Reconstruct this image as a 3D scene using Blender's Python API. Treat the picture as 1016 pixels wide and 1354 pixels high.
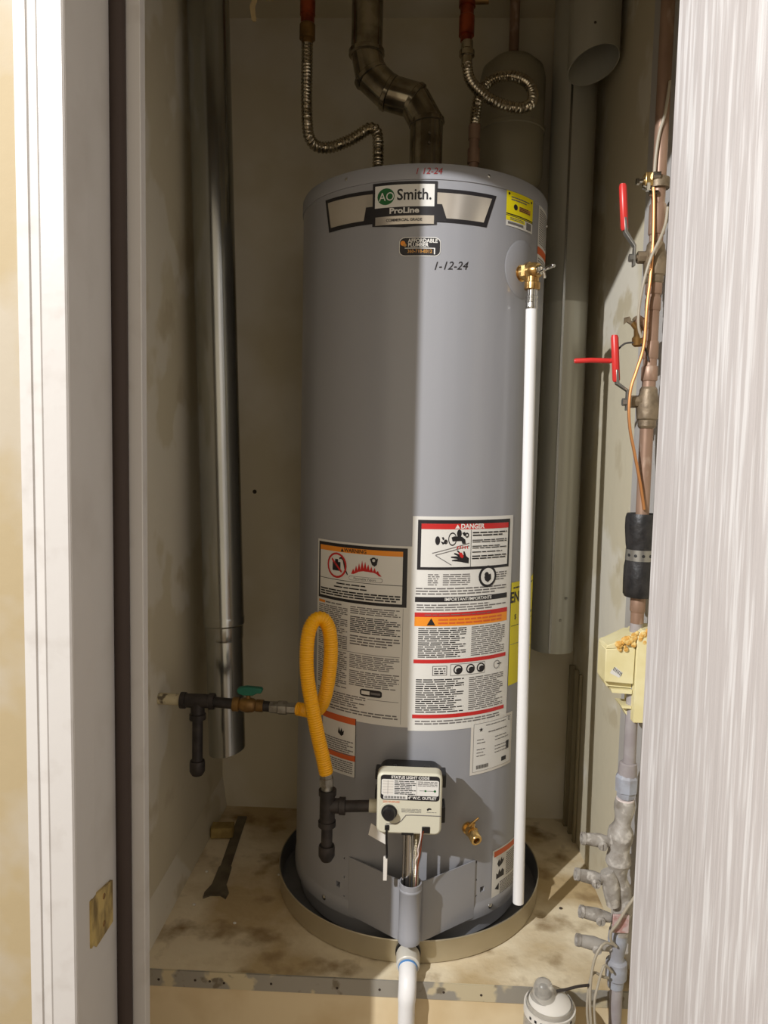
import bpy, bmesh, math, random
from mathutils import Vector, Matrix
random.seed(7)
sc = bpy.context.scene
for o in list(bpy.data.objects): bpy.data.objects.remove(o)
COL = sc.collection
def V(*a): return Vector(a)
def s2l(c):
    c = c/255.0
    return c/12.92 if c <= 0.04045 else ((c+0.055)/1.055)**2.4
def rgb(r, g, b): return (s2l(r), s2l(g), s2l(b), 1.0)

# ------------------------------------------------------------------ camera
cam = bpy.data.cameras.new('camera'); co = bpy.data.objects.new('camera', cam); COL.objects.link(co)
cam.sensor_fit = 'VERTICAL'; cam.sensor_height = 24.0; cam.lens = 968.57/1354*24.0
cam.clip_start = 0.02
yaw, pit, rol = -0.0378, 0.0819, 0.0213
fw = V(math.sin(yaw)*math.cos(pit), math.cos(yaw)*math.cos(pit), -math.sin(pit))
rt = fw.cross(V(0,0,1)).normalized(); up = rt.cross(fw)
r2 = rt*math.cos(rol)+up*math.sin(rol); u2 = -rt*math.sin(rol)+up*math.cos(rol)
co.matrix_world = Matrix(((r2.x,u2.x,-fw.x,-0.0118),(r2.y,u2.y,-fw.y,-1.64),(r2.z,u2.z,-fw.z,0.9886),(0,0,0,1)))
sc.camera = co

# ------------------------------------------------------------------ world, lamps, exposure
w = bpy.data.worlds.new('world'); sc.world = w; w.use_nodes = True
bg = w.node_tree.nodes['Background']
bg.inputs[0].default_value = (1.0, 0.86, 0.66, 1); bg.inputs[1].default_value = 0.68
def bulb(loc, power, rad, col=(0.97, 0.98, 1.0)):
    l = bpy.data.lights.new('ceiling_lamp_offscreen', 'POINT'); l.energy = power; l.shadow_soft_size = rad; l.color = col
    o = bpy.data.objects.new('ceiling_lamp_offscreen', l); o.location = loc; COL.objects.link(o)
bulb((-1.588, -2.536, 2.36), 460, 0.02)
vs = sc.view_settings
vs.view_transform = 'Standard'; vs.look = 'None'; vs.gamma = 1.0; vs.exposure = 0.0; vs.use_curve_mapping = False

# ------------------------------------------------------------------ materials
def mat(name, col, rough=0.5, metal=0.0, col2=None, scale=8.0, lo=0.4, hi=0.6, stretch=(1,1,1), detail=4.0,
        bump=0.0, bscale=None, col3=None, scale3=20.0, lo3=0.55, hi3=0.65, coat=0.0, trans=0.0, emit=None, aniso=0.0, ior=1.5):
    m = bpy.data.materials.new(name); m.use_nodes = True
    nt = m.node_tree; b = nt.nodes['Principled BSDF']
    b.inputs['Base Color'].default_value = rgb(*col); b.inputs['Roughness'].default_value = rough
    b.inputs['Metallic'].default_value = metal; b.inputs['Coat Weight'].default_value = coat
    b.inputs['Transmission Weight'].default_value = trans; b.inputs['IOR'].default_value = ior
    tc = nt.nodes.new('ShaderNodeTexCoord'); mp = nt.nodes.new('ShaderNodeMapping')
    mp.inputs['Scale'].default_value = stretch
    nt.links.new(tc.outputs['Object'], mp.inputs['Vector'])
    def noise(sc_, det=detail):
        n = nt.nodes.new('ShaderNodeTexNoise'); n.inputs['Scale'].default_value = sc_; n.inputs['Detail'].default_value = det
        nt.links.new(mp.outputs[0], n.inputs['Vector']); return n
    def step(n, a, c):
        r = nt.nodes.new('ShaderNodeMapRange'); r.inputs[1].default_value = a; r.inputs[2].default_value = c
        nt.links.new(n.outputs[0], r.inputs[0]); return r
    last = None
    if col2:
        mx = nt.nodes.new('ShaderNodeMix'); mx.data_type = 'RGBA'
        mx.inputs[6].default_value = rgb(*col); mx.inputs[7].default_value = rgb(*col2)
        nt.links.new(step(noise(scale), lo, hi).outputs[0], mx.inputs[0]); last = mx
        if col3:
            m3 = nt.nodes.new('ShaderNodeMix'); m3.data_type = 'RGBA'
            nt.links.new(mx.outputs[2], m3.inputs[6]); m3.inputs[7].default_value = rgb(*col3)
            nt.links.new(step(noise(scale3), lo3, hi3).outputs[0], m3.inputs[0]); last = m3
        nt.links.new(last.outputs[2], b.inputs['Base Color'])
    if bump:
        bp = nt.nodes.new('ShaderNodeBump'); bp.inputs['Strength'].default_value = bump; bp.inputs['Distance'].default_value = 0.004
        nt.links.new(noise(bscale or scale, 6).outputs[0], bp.inputs['Height']); nt.links.new(bp.outputs[0], b.inputs['Normal'])
    return m

M = {}
M['plaster']   = mat('closet plaster', (212,202,176), .7, col2=(224,217,200), scale=3.2, lo=.52, hi=.56, col3=(200,188,160), scale3=6.5, lo3=.6, hi3=.66, bump=.25, bscale=30)
M['plaster_l'] = mat('left closet plaster', (212,202,176), .7, col2=(224,217,200), scale=2.6, lo=.50, hi=.525, col3=(200,188,160), scale3=5.0, lo3=.60, hi3=.66, bump=.3, bscale=25)
M['plaster_b'] = mat('back plaster', (212,202,176), .75, col2=(224,217,200), scale=3, lo=.45, hi=.6, bump=.2, bscale=20)
M['roomwall']  = mat('beige room wall', (166,155,136), .7, col2=(160,143,110), scale=4.5, lo=.47, hi=.56, bump=.15, bscale=30)
M['white']     = mat('white gloss trim paint', (188,184,180), .28, col2=(180,175,170), scale=30, lo=.55, hi=.75, bump=.06, bscale=60)
M['jamb']      = mat('jamb paint', (188,184,180), .45, col2=(180,175,170), scale=9, lo=.5, hi=.7)
M['jamb2']     = mat('stop paint', (188,184,180), .5, col2=(180,175,170), scale=12, lo=.55, hi=.65)
M['gasket']    = mat('dark gasket', (58,46,40), .8)
M['grain']     = mat('whitewashed grain', (184,178,176), .55, col2=(206,203,202), scale=150, stretch=(1,1,.045), lo=.50, hi=.62, detail=8, col3=(172,165,162), scale3=35, lo3=.55, hi3=.75, bump=.3, bscale=110)
M['slab']      = mat('dusty concrete platform', (228,213,182), .85, col2=(190,166,124), scale=6, lo=.42, hi=.62, detail=8, col3=(140,114,76), scale3=11, lo3=.54, hi3=.70, bump=.5, bscale=40)
M['riser']     = mat('cream riser', (226,206,168), .75, col2=(214,190,148), scale=6, lo=.5, hi=.65)
M['bead']      = mat('patchy corner bead', (164,158,146), .55, metal=.25, col2=(212,198,164), scale=9, lo=.54, hi=.57, col3=(128,118,100), scale3=30, lo3=.6, hi3=.68)
M['roomfloor'] = mat('room floor', (120,104,84), .6, col2=(104,90,72), scale=10)
M['heater']    = mat('grey heater enamel', (152,152,156), .30, coat=.15)
M['heater_d']  = mat('grey heater cap', (152,152,156), .45)
M['galv']      = mat('galvanised steel', (176,176,170), .2, metal=.95, col2=(150,150,146), scale=14, stretch=(1,1,.25), lo=.4, hi=.7)
M['galv_d']    = mat('dull galvanised steel', (190,188,176), .33, metal=.25, col2=(172,170,158), scale=9, stretch=(1,1,.2), lo=.4, hi=.7)
M['vent']      = mat('vent metal', (170,160,138), .18, metal=.9, col2=(110,100,82), scale=25, lo=.4, hi=.7)
M['steel']     = mat('corrugated stainless', (190,180,160), .22, metal=1.0)
M['chrome']    = mat('bright steel', (205,203,198), .15, metal=1.0)
M['silver']    = mat('rough silver fitting', (176,172,164), .35, metal=.8, col2=(140,134,124), scale=60)
M['pan']       = mat('aluminium pan', (188,178,154), .42, metal=.55, col2=(172,160,134), scale=6, lo=.4, hi=.7)
M['panin']     = mat('grey pan inside', (122,121,122), .4, col2=(106,105,106), scale=8)
M['pvc']       = mat('white pvc', (236,234,232), .3)
M['pvc_c']     = mat('cream pvc coupling', (214,208,194), .4)
M['blue']      = mat('blue primer', (84,140,200), .4)
M['brass']     = mat('brass', (226,190,124), .22, metal=.9, col2=(180,140,84), scale=40)
M['strike']    = mat('tarnished brass plate', (190,166,104), .45, metal=.3, col2=(120,100,58), scale=45, stretch=(1,1,.5), lo=.4, hi=.62)
M['brass_d']   = mat('aged brass', (140,106,58), .4, metal=.6, col2=(112,84,46), scale=40)
M['copper']    = mat('aged copper', (162,132,112), .45, metal=.35, col2=(136,108,90), scale=16, stretch=(1,1,.4), lo=.4, hi=.65, col3=(200,178,160), scale3=30, lo3=.6, hi3=.72)
M['copper_r']  = mat('red copper', (176,84,50), .35, metal=.7, col2=(128,56,34), scale=30)
M['copper_w']  = mat('copper wire', (210,150,100), .3, metal=.9)
M['bronze']    = mat('grimy bronze valve', (136,120,98), .5, metal=.4, col2=(104,90,72), scale=50, lo=.4, hi=.65, bump=.3, bscale=90)
M['grunge']    = mat('grey painted brass', (168,162,154), .55, metal=.1, col2=(132,124,114), scale=40, lo=.45, hi=.65, col3=(196,190,182), scale3=60, bump=.4, bscale=80)
M['greypipe']  = mat('grey pipe', (164,158,158), .5, col2=(150,142,142), scale=20)
M['union']     = mat('blue grey union', (164,168,178), .5, col2=(150,150,156), scale=40)
M['tagred']    = mat('faded pink tag', (190,170,166), .6, col2=(176,132,126), scale=90, lo=.45, hi=.6)
M['black']     = mat('black iron', (62,56,54), .5, metal=.3, col2=(44,40,38), scale=40)
M['blackp']    = mat('black plastic', (26,25,26), .3)
M['iron_w']    = mat('painted iron', (196,184,150), .55, col2=(96,84,66), scale=60, lo=.58, hi=.66)
M['teal']      = mat('teal handle', (28,104,84), .4)
M['yellow']    = mat('yellow coated flex', (246,178,12), .32)
M['redgrip']   = mat('red vinyl grip', (206,52,48), .35)
M['zinc']      = mat('zinc lever', (160,158,152), .35, metal=.8)
M['foam']      = mat('black foam', (28,27,28), .45, col2=(44,42,42), scale=60, bump=.6, bscale=50)
M['cream']     = mat('cream plastic', (232,222,176), .5, col2=(224,212,160), scale=20)
M['sprayfoam'] = mat('orange spray foam', (214,160,74), .6, col2=(232,202,130), scale=120, lo=.45, hi=.6, bump=.8, bscale=140)
M['wire_g']    = mat('grey wire', (164,154,136), .5)
M['wire_b']    = mat('dark wire', (52,46,42), .5)
M['wirewhite'] = mat('white wire', (228,214,208), .5)
M['tankgrey']  = mat('grey tank enamel', (150,142,120), .5)
M['clear']     = mat('cloudy clear plastic', (232,228,220), .18, trans=.75, ior=1.3)
M['card']      = mat('white card', (220,214,204), .6)
M['control']   = mat('ivory control plastic', (206,201,180), .42)
M['wood']      = mat('scrap wood', (168,144,84), .7, col2=(140,116,64), scale=30)
M['strapm']    = mat('dark steel strap', (118,108,90), .6, metal=.3, col2=(96,86,70), scale=20)
M['darkhole']  = mat('rusty nail and dark hole', (60,48,38), .8)
M['insul']     = mat('straw fibre', (226,202,150), .8)
M['trimdark']  = mat('bare trim', (150,140,112), .6, col2=(128,116,90), scale=12, stretch=(1,1,.1))
# print inks
M['paper']     = mat('label paper', (222,219,212), .45)
M['ink']       = mat('black ink', (30,27,30), .5)
M['ink_g']     = mat('grey ink', (112,108,106), .5)
M['orange']    = mat('orange ink', (238,146,36), .45)
M['orange_r']  = mat('red orange ink', (214,98,44), .45)
M['red']       = mat('red ink', (196,38,36), .45)
M['yel']       = mat('yellow label', (238,222,16), .45)
M['green']     = mat('green ink', (22,96,44), .45)
M['foil']      = mat('silver foil label', (206,198,186), .22, metal=.6)
M['gold']      = mat('gold ink', (196,140,60), .4)
M['redpen']    = mat('red marker', (150,44,44), .6)

# ------------------------------------------------------------------ mesh helpers
ORG = {}
class MB:
    def __init__(s): s.v = []; s.f = []; s.m = []; s.cur = 0
    def face(s, ids): s.f.append(ids); s.m.append(s.cur)
    def add(s, vs, fs):
        n = len(s.v); s.v += [Vector(p) for p in vs]
        for f in fs: s.face([n+i for i in f])
    def box(s, a, b):
        x0,y0,z0 = a; x1,y1,z1 = b
        s.add([(x0,y0,z0),(x1,y0,z0),(x1,y1,z0),(x0,y1,z0),(x0,y0,z1),(x1,y0,z1),(x1,y1,z1),(x0,y1,z1)],
              [(3,2,1,0),(4,5,6,7),(0,1,5,4),(1,2,6,5),(2,3,7,6),(3,0,4,7)]); return s
    def prism(s, pts, axis, a, b):
        n = len(pts)
        def mk(p, t):
            if axis == 'y': return (p[0], t, p[1])
            if axis == 'x': return (t, p[0], p[1])
            return (p[0], p[1], t)
        s.add([mk(p,a) for p in pts]+[mk(p,b) for p in pts],
              [tuple(range(n))[::-1], tuple(range(n,2*n))]+[(i,(i+1)%n,n+(i+1)%n,n+i) for i in range(n)]); return s
    def rings(s, rings, closed_ends=(True, True)):
        n = len(s.v); k = len(rings[0])
        for r in rings: s.v += r
        for j in range(len(rings)-1):
            for i in range(k):
                s.face([n+j*k+i, n+j*k+(i+1)%k, n+(j+1)*k+(i+1)%k, n+(j+1)*k+i])
        if closed_ends[0]: s.face([n+i for i in range(k)][::-1])
        if closed_ends[1]: s.face([n+(len(rings)-1)*k+i for i in range(k)])
        return s
    def lathe(s, base, axis, prof, seg=24, ends=(True, True)):
        # prof: list of (distance along axis, radius)
        base = Vector(base); ax = Vector(axis).normalized()
        t = V(1,0,0) if abs(ax.x) < .9 else V(0,1,0)
        p = ax.cross(t).normalized(); q = ax.cross(p)
        rr = []
        for d, r in prof:
            rr.append([base+ax*d+(p*math.cos(2*math.pi*i/seg)+q*math.sin(2*math.pi*i/seg))*r for i in range(seg)])
        return s.rings(rr, ends)
    def rod(s, a, b, r, seg=16, r2=None):
        a = Vector(a); b = Vector(b); d = b-a
        return s.lathe(a, d, [(0,r),(d.length, r if r2 is None else r2)], seg)
    def hexnut(s, a, b, r): return s.rod(a, b, r, 6)
    def tube(s, path, rfun, seg=12, ends=(True, True)):
        path = [Vector(p) for p in path]; rr = []
        t0 = (path[1]-path[0]).normalized(); nrm = t0.orthogonal().normalized()
        L = 0.0
        for i, p in enumerate(path):
            if i: L += (p-path[i-1]).length
            a = path[max(i-1,0)]; b = path[min(i+1,len(path)-1)]
            t = (b-a).normalized(); nrm = (nrm - t*nrm.dot(t)).normalized(); bn = t.cross(nrm)
            r = rfun(L) if callable(rfun) else rfun
            rr.append([p+(nrm*math.cos(2*math.pi*k/seg)+bn*math.sin(2*math.pi*k/seg))*r for k in range(seg)])
        return s.rings(rr, ends)
    def ball(s, c, r, seg=12, n=8, sx=(1,1,1)):
        c = Vector(c); rr = []
        for j in range(n+1):
            ph = math.pi*(j+.02)/(n+.04) - math.pi/2
            rr.append([c+Vector((math.cos(2*math.pi*i/seg)*math.cos(ph)*r*sx[0], math.sin(2*math.pi*i/seg)*math.cos(ph)*r*sx[1], math.sin(ph)*r*sx[2])) for i in range(seg)])
        return s.rings(rr)
    def build(s, name, mats, parent=None, bevel=0.0, angle=35, origin=None, solid=0.0):
        if not isinstance(mats, (list, tuple)): mats = [mats]
        if parent is not None: org = ORG[parent.name]
        elif origin is not None: org = Vector(origin)
        else:
            xs = [v.x for v in s.v]; ys = [v.y for v in s.v]; zs = [v.z for v in s.v]
            org = V((min(xs)+max(xs))/2, (min(ys)+max(ys))/2, min(zs))
        me = bpy.data.meshes.new(name)
        me.from_pydata([tuple(v-org) for v in s.v], [], s.f)
        for m in mats: me.materials.append(M[m] if isinstance(m, str) else m)
        me.polygons.foreach_set('material_index', s.m)
        me.polygons.foreach_set('use_smooth', [True]*len(me.polygons))
        me.validate(); me.update()
        bm = bmesh.new(); bm.from_mesh(me); bmesh.ops.recalc_face_normals(bm, faces=bm.faces); bm.to_mesh(me); bm.free()
        me.set_sharp_from_angle(angle=math.radians(angle))
        o = bpy.data.objects.new(name, me); COL.objects.link(o)
        if parent is not None: o.parent = parent
        else: o.location = org
        ORG[o.name] = org.copy()
        if solid:
            md = o.modifiers.new('solid', 'SOLIDIFY'); md.thickness = solid; md.offset = 0
        if bevel:
            b = o.modifiers.new('bevel', 'BEVEL'); b.width = bevel; b.segments = 2; b.limit_method = 'ANGLE'; b.angle_limit = math.radians(40)
        return o
def thing(name, label, cat, loc, group=None):
    o = bpy.data.objects.new(name, None); COL.objects.link(o); o.location = loc; o.empty_display_size = .05
    ORG[o.name] = Vector(loc); return tag(o, label, cat, group)
def tag(o, label, cat, group=None):
    o['label'] = label; o['category'] = cat
    if group: o['group'] = group
    return o
def struct(o, label=None):
    o['kind'] = 'structure'
    if label: o['label'] = label
    return o
def spline(pts, step=0.004):
    pts = [Vector(p) for p in pts]; P = [pts[0]*2-pts[1]]+pts+[pts[-1]*2-pts[-2]]; out = []
    for i in range(1, len(P)-2):
        a,b,c,d = P[i-1:i+3]; n = max(2, int((c-b).length/step))
        for k in range(n):
            t = k/n
            out.append(.5*((2*b)+(c-a)*t+(2*a-5*b+4*c-d)*t*t+(3*b-a-3*c+d)*t**3))
    out.append(pts[-1]); return out
def corr(r, amp, pitch, taper=0.0): return lambda L: r+amp*math.sin(2*math.pi*L/pitch)

# ------------------------------------------------------------------ printed labels
TXT = {}
def text_geo(body, bold=0.0):
    k = (body, bold)
    if k in TXT: return TXT[k]
    cu = bpy.data.curves.new('lettering', 'FONT'); cu.body = body; cu.size = 1.0; cu.offset = bold; cu.resolution_u = 3
    cu.align_x = 'CENTER'; cu.align_y = 'CENTER'
    o = bpy.data.objects.new('lettering', cu); COL.objects.link(o)
    dg = bpy.context.evaluated_depsgraph_get(); dg.update()
    me = bpy.data.meshes.new_from_object(o.evaluated_get(dg))
    vs_ = [(v.co.x, v.co.y) for v in me.vertices]; fs = [tuple(p.vertices) for p in me.polygons]
    bpy.data.objects.remove(o); bpy.data.curves.remove(cu); bpy.data.meshes.remove(me)
    TXT[k] = (vs_, fs); return TXT[k]
class Label:
    """flat print laid on a curved (degrees, z) or plane (x, z) surface; layers lift by a third of a millimetre"""
    def __init__(s, fmap, su, box):
        s.mb = MB(); s.f = fmap; s.su = su; s.box = box; s.mats = []
    def n(s, a, b):   # normalised: a from left, b from top
        u0,u1,z0,z1 = s.box; return (u0+(u1-u0)*a, z1-(z1-z0)*b)
    def mi(s, m):
        if m not in s.mats: s.mats.append(m)
        s.mb.cur = s.mats.index(m)
    def rect(s, a0, b0, a1, b1, m, lay=1, seg=None):
        s.mi(m); (u0,v0),(u1,v1) = s.n(a0,b0), s.n(a1,b1)
        k = seg or max(1, int(abs(u1-u0)/(2.5 if s.su > 2 else 99))+1)
        vs_ = []; fs = []
        for i in range(k+1):
            u = u0+(u1-u0)*i/k
            vs_ += [s.f(u, v0, lay), s.f(u, v1, lay)]
            if i: fs.append((2*i-2, 2*i-1, 2*i+1, 2*i))
        s.mb.add(vs_, fs)
    def poly(s, pts, m, lay=2):
        s.mi(m); s.mb.add([s.f(*s.n(a,b), lay) for a,b in pts], [tuple(range(len(pts)))])
    def disc(s, a, b, r, m, lay=2, inner=0.0, sq=1.0, seg=20):
        s.mi(m); u,v = s.n(a,b); o = []; i_ = []
        for k in range(seg):
            t = 2*math.pi*k/seg
            o.append(s.f(u+math.cos(t)*r*s.su*sq, v+math.sin(t)*r, lay)); i_.append(s.f(u+math.cos(t)*inner*s.su*sq, v+math.sin(t)*inner, lay))
        if inner: s.mb.add(o+i_, [(k,(k+1)%seg,seg+(k+1)%seg,seg+k) for k in range(seg)])
        else: s.mb.add(o, [tuple(range(seg))])
    def text(s, body, a, b, size, m, lay=2, bold=0.0, sx=1.0, rot=0.0, shear=0.0):
        s.mi(m); vs_, fs = text_geo(body, bold); u,v = s.n(a,b); c,sn = math.cos(rot), math.sin(rot)
        s.mb.add([s.f(u+((x+shear*y)*sx*c-y*sn)*size*s.su, v+((x+shear*y)*sx*sn+y*c)*size, lay) for x,y in vs_], fs)
    def lines(s, a0, b0, a1, b1, n, m='ink_g', fill=.5, lay=2, words=True, ragged=.25):
        h = (b1-b0)/n
        for i in range(n):
            end = a1-(random.random()*ragged*(a1-a0) if random.random() < .45 else 0); a = a0
            while a < end:
                wl = random.uniform(.05,.13)*(.5/(max(a1-a0,.2))) if words else end-a
                wl *= (a1-a0)*1.6
                e = min(a+wl, end); s.rect(a, b0+h*(i+.5-fill/2), e, b0+h*(i+.5+fill/2), m, lay, seg=2); a = e+.010
    def build(s, name, parent, label=None):
        o = s.mb.build(name, s.mats, parent)
        if label: o['label'] = label
        return o
def flip_check(o): return o
RJ = 0.26
def cylmap(R=RJ): return lambda th, z, lay: (math.sin(math.radians(th))*(R+.0004+.0003*lay), -math.cos(math.radians(th))*(R+.0004+.0003*lay), z)
SU = math.degrees(1/RJ)
def cl(th0, th1, z0, z1): return Label(cylmap(), SU, (th0, th1, z0, z1))
def on(th, z, out=0.0): t = math.radians(th); return V(math.sin(t)*(RJ+out), -math.cos(t)*(RJ+out), z)

# ================================================================== THE SETTING
ZF = -0.45; ZC = 2.08
struct(MB().box((-2.4,-3.2,ZF-.05),(1.6,-.341,ZF)).build('floor', 'roomfloor'), 'bare room floor in front of the closet')
struct(MB().box((-.56,-.341,ZF),(.47,.34,0)).build('floor_platform', ['slab']), 'dusty raised concrete platform under the water heater')
struct(MB().box((-.517,-.3425,ZF),(.43,-.3411,-.031)).build('wall_platform', 'riser'), 'cream painted face of the raised platform')
struct(MB().box((-.56,-.70,ZF),(-.517,.34,ZC)).build('wall_left', 'plaster_l'), 'patched plaster closet wall behind the left vent pipe')
struct(MB().box((.43,-.70,ZF),(.47,.34,ZC)).build('wall_right', 'plaster'), 'patched plaster closet wall behind the copper pipe')
struct(MB().box((-.517,.303,0),(.43,.34,ZC)).build('wall_back', 'plaster_b'), 'dim tan back wall of the closet')
struct(MB().box((-.56,-.82,ZC),(.47,.34,ZC+.04)).build('ceiling', 'plaster_b'), 'closet ceiling')
b = MB(); b.box((-2.4,-.81,ZF),(-.417,-.70,ZC)); b.box((.326,-.81,ZF),(1.6,-.70,ZC)); b.box((-.417,-.81,1.728),(.326,-.70,ZC))
struct(b.build('wall_front', 'roomwall'), 'beige patched room wall around the closet door')
wb = bpy.data.objects['wall_back']
MB().lathe((-.433,.303,.875),(0,-1,0),[(0,.006),(.0012,.004)],7).build('wall_chip','darkhole',wb)  # dark disc on the plaster stands for a hole, depth given by colour
# sunken seam of patched plaster along the left wall foot
struct(MB().prism([(-.517,0),(-.505,0),(-.5165,.085)], 'y', -.34, .303).build('baseboard_left', 'plaster_l'), 'low plaster skirting along the left closet wall')
# platform corner bead
bead = MB().box((-.517,-.3442,-.031),(.43,-.3405,.0008)).build('trim_1', 'bead'); struct(bead, 'patchy metal corner bead along the platform edge')
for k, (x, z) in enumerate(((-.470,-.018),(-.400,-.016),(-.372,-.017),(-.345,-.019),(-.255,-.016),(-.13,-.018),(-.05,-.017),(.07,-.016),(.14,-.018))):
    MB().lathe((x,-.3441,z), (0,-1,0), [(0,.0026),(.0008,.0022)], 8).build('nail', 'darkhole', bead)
# door frame
cas = MB(); cas.prism([(-.457,-.81),(-.457,-.822),(-.4425,-.8245),(-.441,-.8225),(-.4385,-.8245),(-.4295,-.827),(-.428,-.8255),(-.4265,-.829),(-.4005,-.829),(-.3985,-.827),(-.3985,-.81)], 'z', ZF, 1.7115)
struct(cas.build('trim_2', 'white', angle=25), 'glossy white fluted door casing beside the jamb')
j = MB(); j.box((-.417,-.826,ZF),(-.398,-.772,1.712)); j.box((-.417,-.772,ZF),(-.4005,-.655,1.712))
jamb = struct(j.build('trim_3', 'jamb', bevel=.0015), 'painted door jamb with a brass strike plate')
sp = MB(); sp.prism([(-.787,.368),(-.775,.356),(-.724,.356),(-.724,.414),(-.775,.425),(-.787,.425)], 'x', -.4008, -.3970)
sp.build('strike_plate', 'strike', jamb)['label'] = 'worn brass strike plate'
MB().prism([(-.792,.366),(-.786,.366),(-.786,.427),(-.792,.427)], 'x', -.400, -.3955).build('strike_lip', 'strike', jamb)
for z in (.372,.409): MB().lathe((-.3972,-.752,z),(1,0,0),[(0,.004),(.001,.0035)],10).build('screw','brass_d',jamb)
stop = struct(MB().box((-.4004,-.690,ZF),(-.3665,-.672,1.712)).build('trim_4', 'jamb2', bevel=.001), 'narrow painted door stop with a dark gasket')
g = MB(); g.tube([(-.393,-.6965,ZF+.01),(-.393,-.6965,1.69)], .0105, 12); g.build('weatherstrip', 'gasket', stop)['label'] = 'dark brown foam weatherstrip'
hd = MB(); hd.box((-.417,-.826,1.712),(.326,-.655,1.728)); hd.box((-.3975,-.690,1.694),(.31,-.672,1.712)); hd.box((-.46,-.829,1.712),(.36,-.8261,1.775))
struct(hd.build('trim_5', 'white'), 'white head casing above the closet door')
rj = MB(); rj.box((.31,-.826,ZF),(.326,-.655,1.712)); struct(rj.build('trim_6', 'jamb'), 'painted hinge jamb behind the open door')
# open door leaf, hinged on the far side, swung out toward the viewer
A = math.radians(6); hx, hy = .252, -.830; L, T = .70, .035
dx = V(math.sin(A), -math.cos(A), 0); nx = V(math.cos(A), math.sin(A), 0)
def dpt(a, t, z): p = V(hx,hy,0)+dx*a+nx*t; return (p.x,p.y,z)
leaf = MB(); leaf.add([dpt(0,0,ZF+.01),dpt(L,0,ZF+.01),dpt(L,T,ZF+.01),dpt(0,T,ZF+.01),dpt(0,0,1.705),dpt(L,0,1.705),dpt(L,T,1.705),dpt(0,T,1.705)],
    [(3,2,1,0),(4,5,6,7),(0,1,5,4),(1,2,6,5),(2,3,7,6),(3,0,4,7)])
door = struct(leaf.build('door_1', 'grain', bevel=.002), 'whitewashed wood grain closet door standing open')
for z in (-.2, .62, 1.45):
    h = MB(); p = dpt(-.006, T*.8, z); h.rod(p, (p[0],p[1],z+.09), .006, 12); q = dpt(.03,T*.98,z)
    h.add([dpt(-.004,T,z),dpt(.03,T,z),dpt(.03,T+.002,z),dpt(-.004,T+.002,z),dpt(-.004,T,z+.09),dpt(.03,T,z+.09),dpt(.03,T+.002,z+.09),dpt(-.004,T+.002,z+.09)],
          [(3,2,1,0),(4,5,6,7),(0,1,5,4),(1,2,6,5),(2,3,7,6),(3,0,4,7)])
    h.build('hinge', 'brass_d', door)
# pale vertical board on the right wall behind the pipes, and bare trims in the back corner
struct(MB().box((.424,-.34,.02),(.43,-.165,2.0)).build('trim_7', 'jamb', bevel=.001), 'white backing board behind the copper pipe')
for k, (x0,x1,y0,y1) in enumerate(((.414,.4295,.262,.274),(.418,.4295,.222,.234),(.421,.4295,.18,.192))):
    struct(MB().box((x0,y0,.0),(x1,y1,.44)).build('trim_%d'%(8+k), 'trimdark', bevel=.002), 'bare upright trim strip %s in the back corner' % ('nearest the back wall','in the middle','furthest from the back wall')[k])

# ================================================================== WATER HEATER
H = thing('water_heater', 'tall grey gas water heater with warning labels standing in a round pan', 'water heater', (0,0,0.012))
jk = MB(); jk.lathe((0,0,0), (0,0,1), [(.012,.250),(.045,.252),(.050,.2615),(.060,.2625),(.074,.2625),(.080,.2605),(.084,RJ),(.20,RJ),(1.484,RJ),(1.486,.2585)], 128)
jko = jk.build('jacket', 'heater', H)
cut = MB()
for th, z, wd, ht in ((-33.5,.108,.010,.012),(-30.3,.168,.003,.004),(-30.1,.128,.003,.005),(-30.0,.088,.003,.003),(31.6,.170,.003,.005),(31.8,.132,.003,.004),(32,.098,.003,.004),(35.3,.108,.011,.011)):
    t = math.radians(th); n4 = V(math.sin(t),-math.cos(t),0); s4 = V(math.cos(t),math.sin(t),0)
    cut.add([n4*r4+s4*a4*wd/2+V(0,0,z+c4*ht/2) for r4 in (.225,.275) for a4,c4 in ((-1,-1),(1,-1),(1,1),(-1,1))], [(0,1,2,3),(7,6,5,4),(0,4,5,1),(1,5,6,2),(2,6,7,3),(3,7,4,0)])
cuto = cut.build('slot_cutter', 'heater', H)
bo = jko.modifiers.new('slots', 'BOOLEAN'); bo.operation = 'DIFFERENCE'; bo.object = cuto; bo.solver = 'EXACT'
bpy.context.view_layer.update()
newme = bpy.data.meshes.new_from_object(jko.evaluated_get(bpy.context.evaluated_depsgraph_get()))
jko.modifiers.clear(); jko.data = newme; newme.set_sharp_from_angle(angle=math.radians(35))
bpy.data.objects.remove(cuto)
cp = MB(); cp.lathe((0,0,0), (0,0,1), [(1.484,.2585),(1.4845,.2618),(1.488,.2622),(1.508,.2618),(1.513,.2595),(1.514,.256),(1.512,.20),(1.512,.01)], 128)
cp.build('top_cap', 'heater_d', H)
for th, z in ((-35,1.500),(26.3,1.500),(81,1.470)):
    MB().lathe(on(th,z,.001), on(th,z)-V(0,0,z), [(0,.0035),(.0015,.003),(.0025,.0012)], 10).build('screw', 'chrome', H)
for th, z in ((-41.3,.066),(40,.066)):
    MB().lathe(on(th,z,.002), on(th,z)-V(0,0,z), [(0,.006),(.002,.0055),(.004,.002)], 10).build('screw', 'chrome', H)
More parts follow.
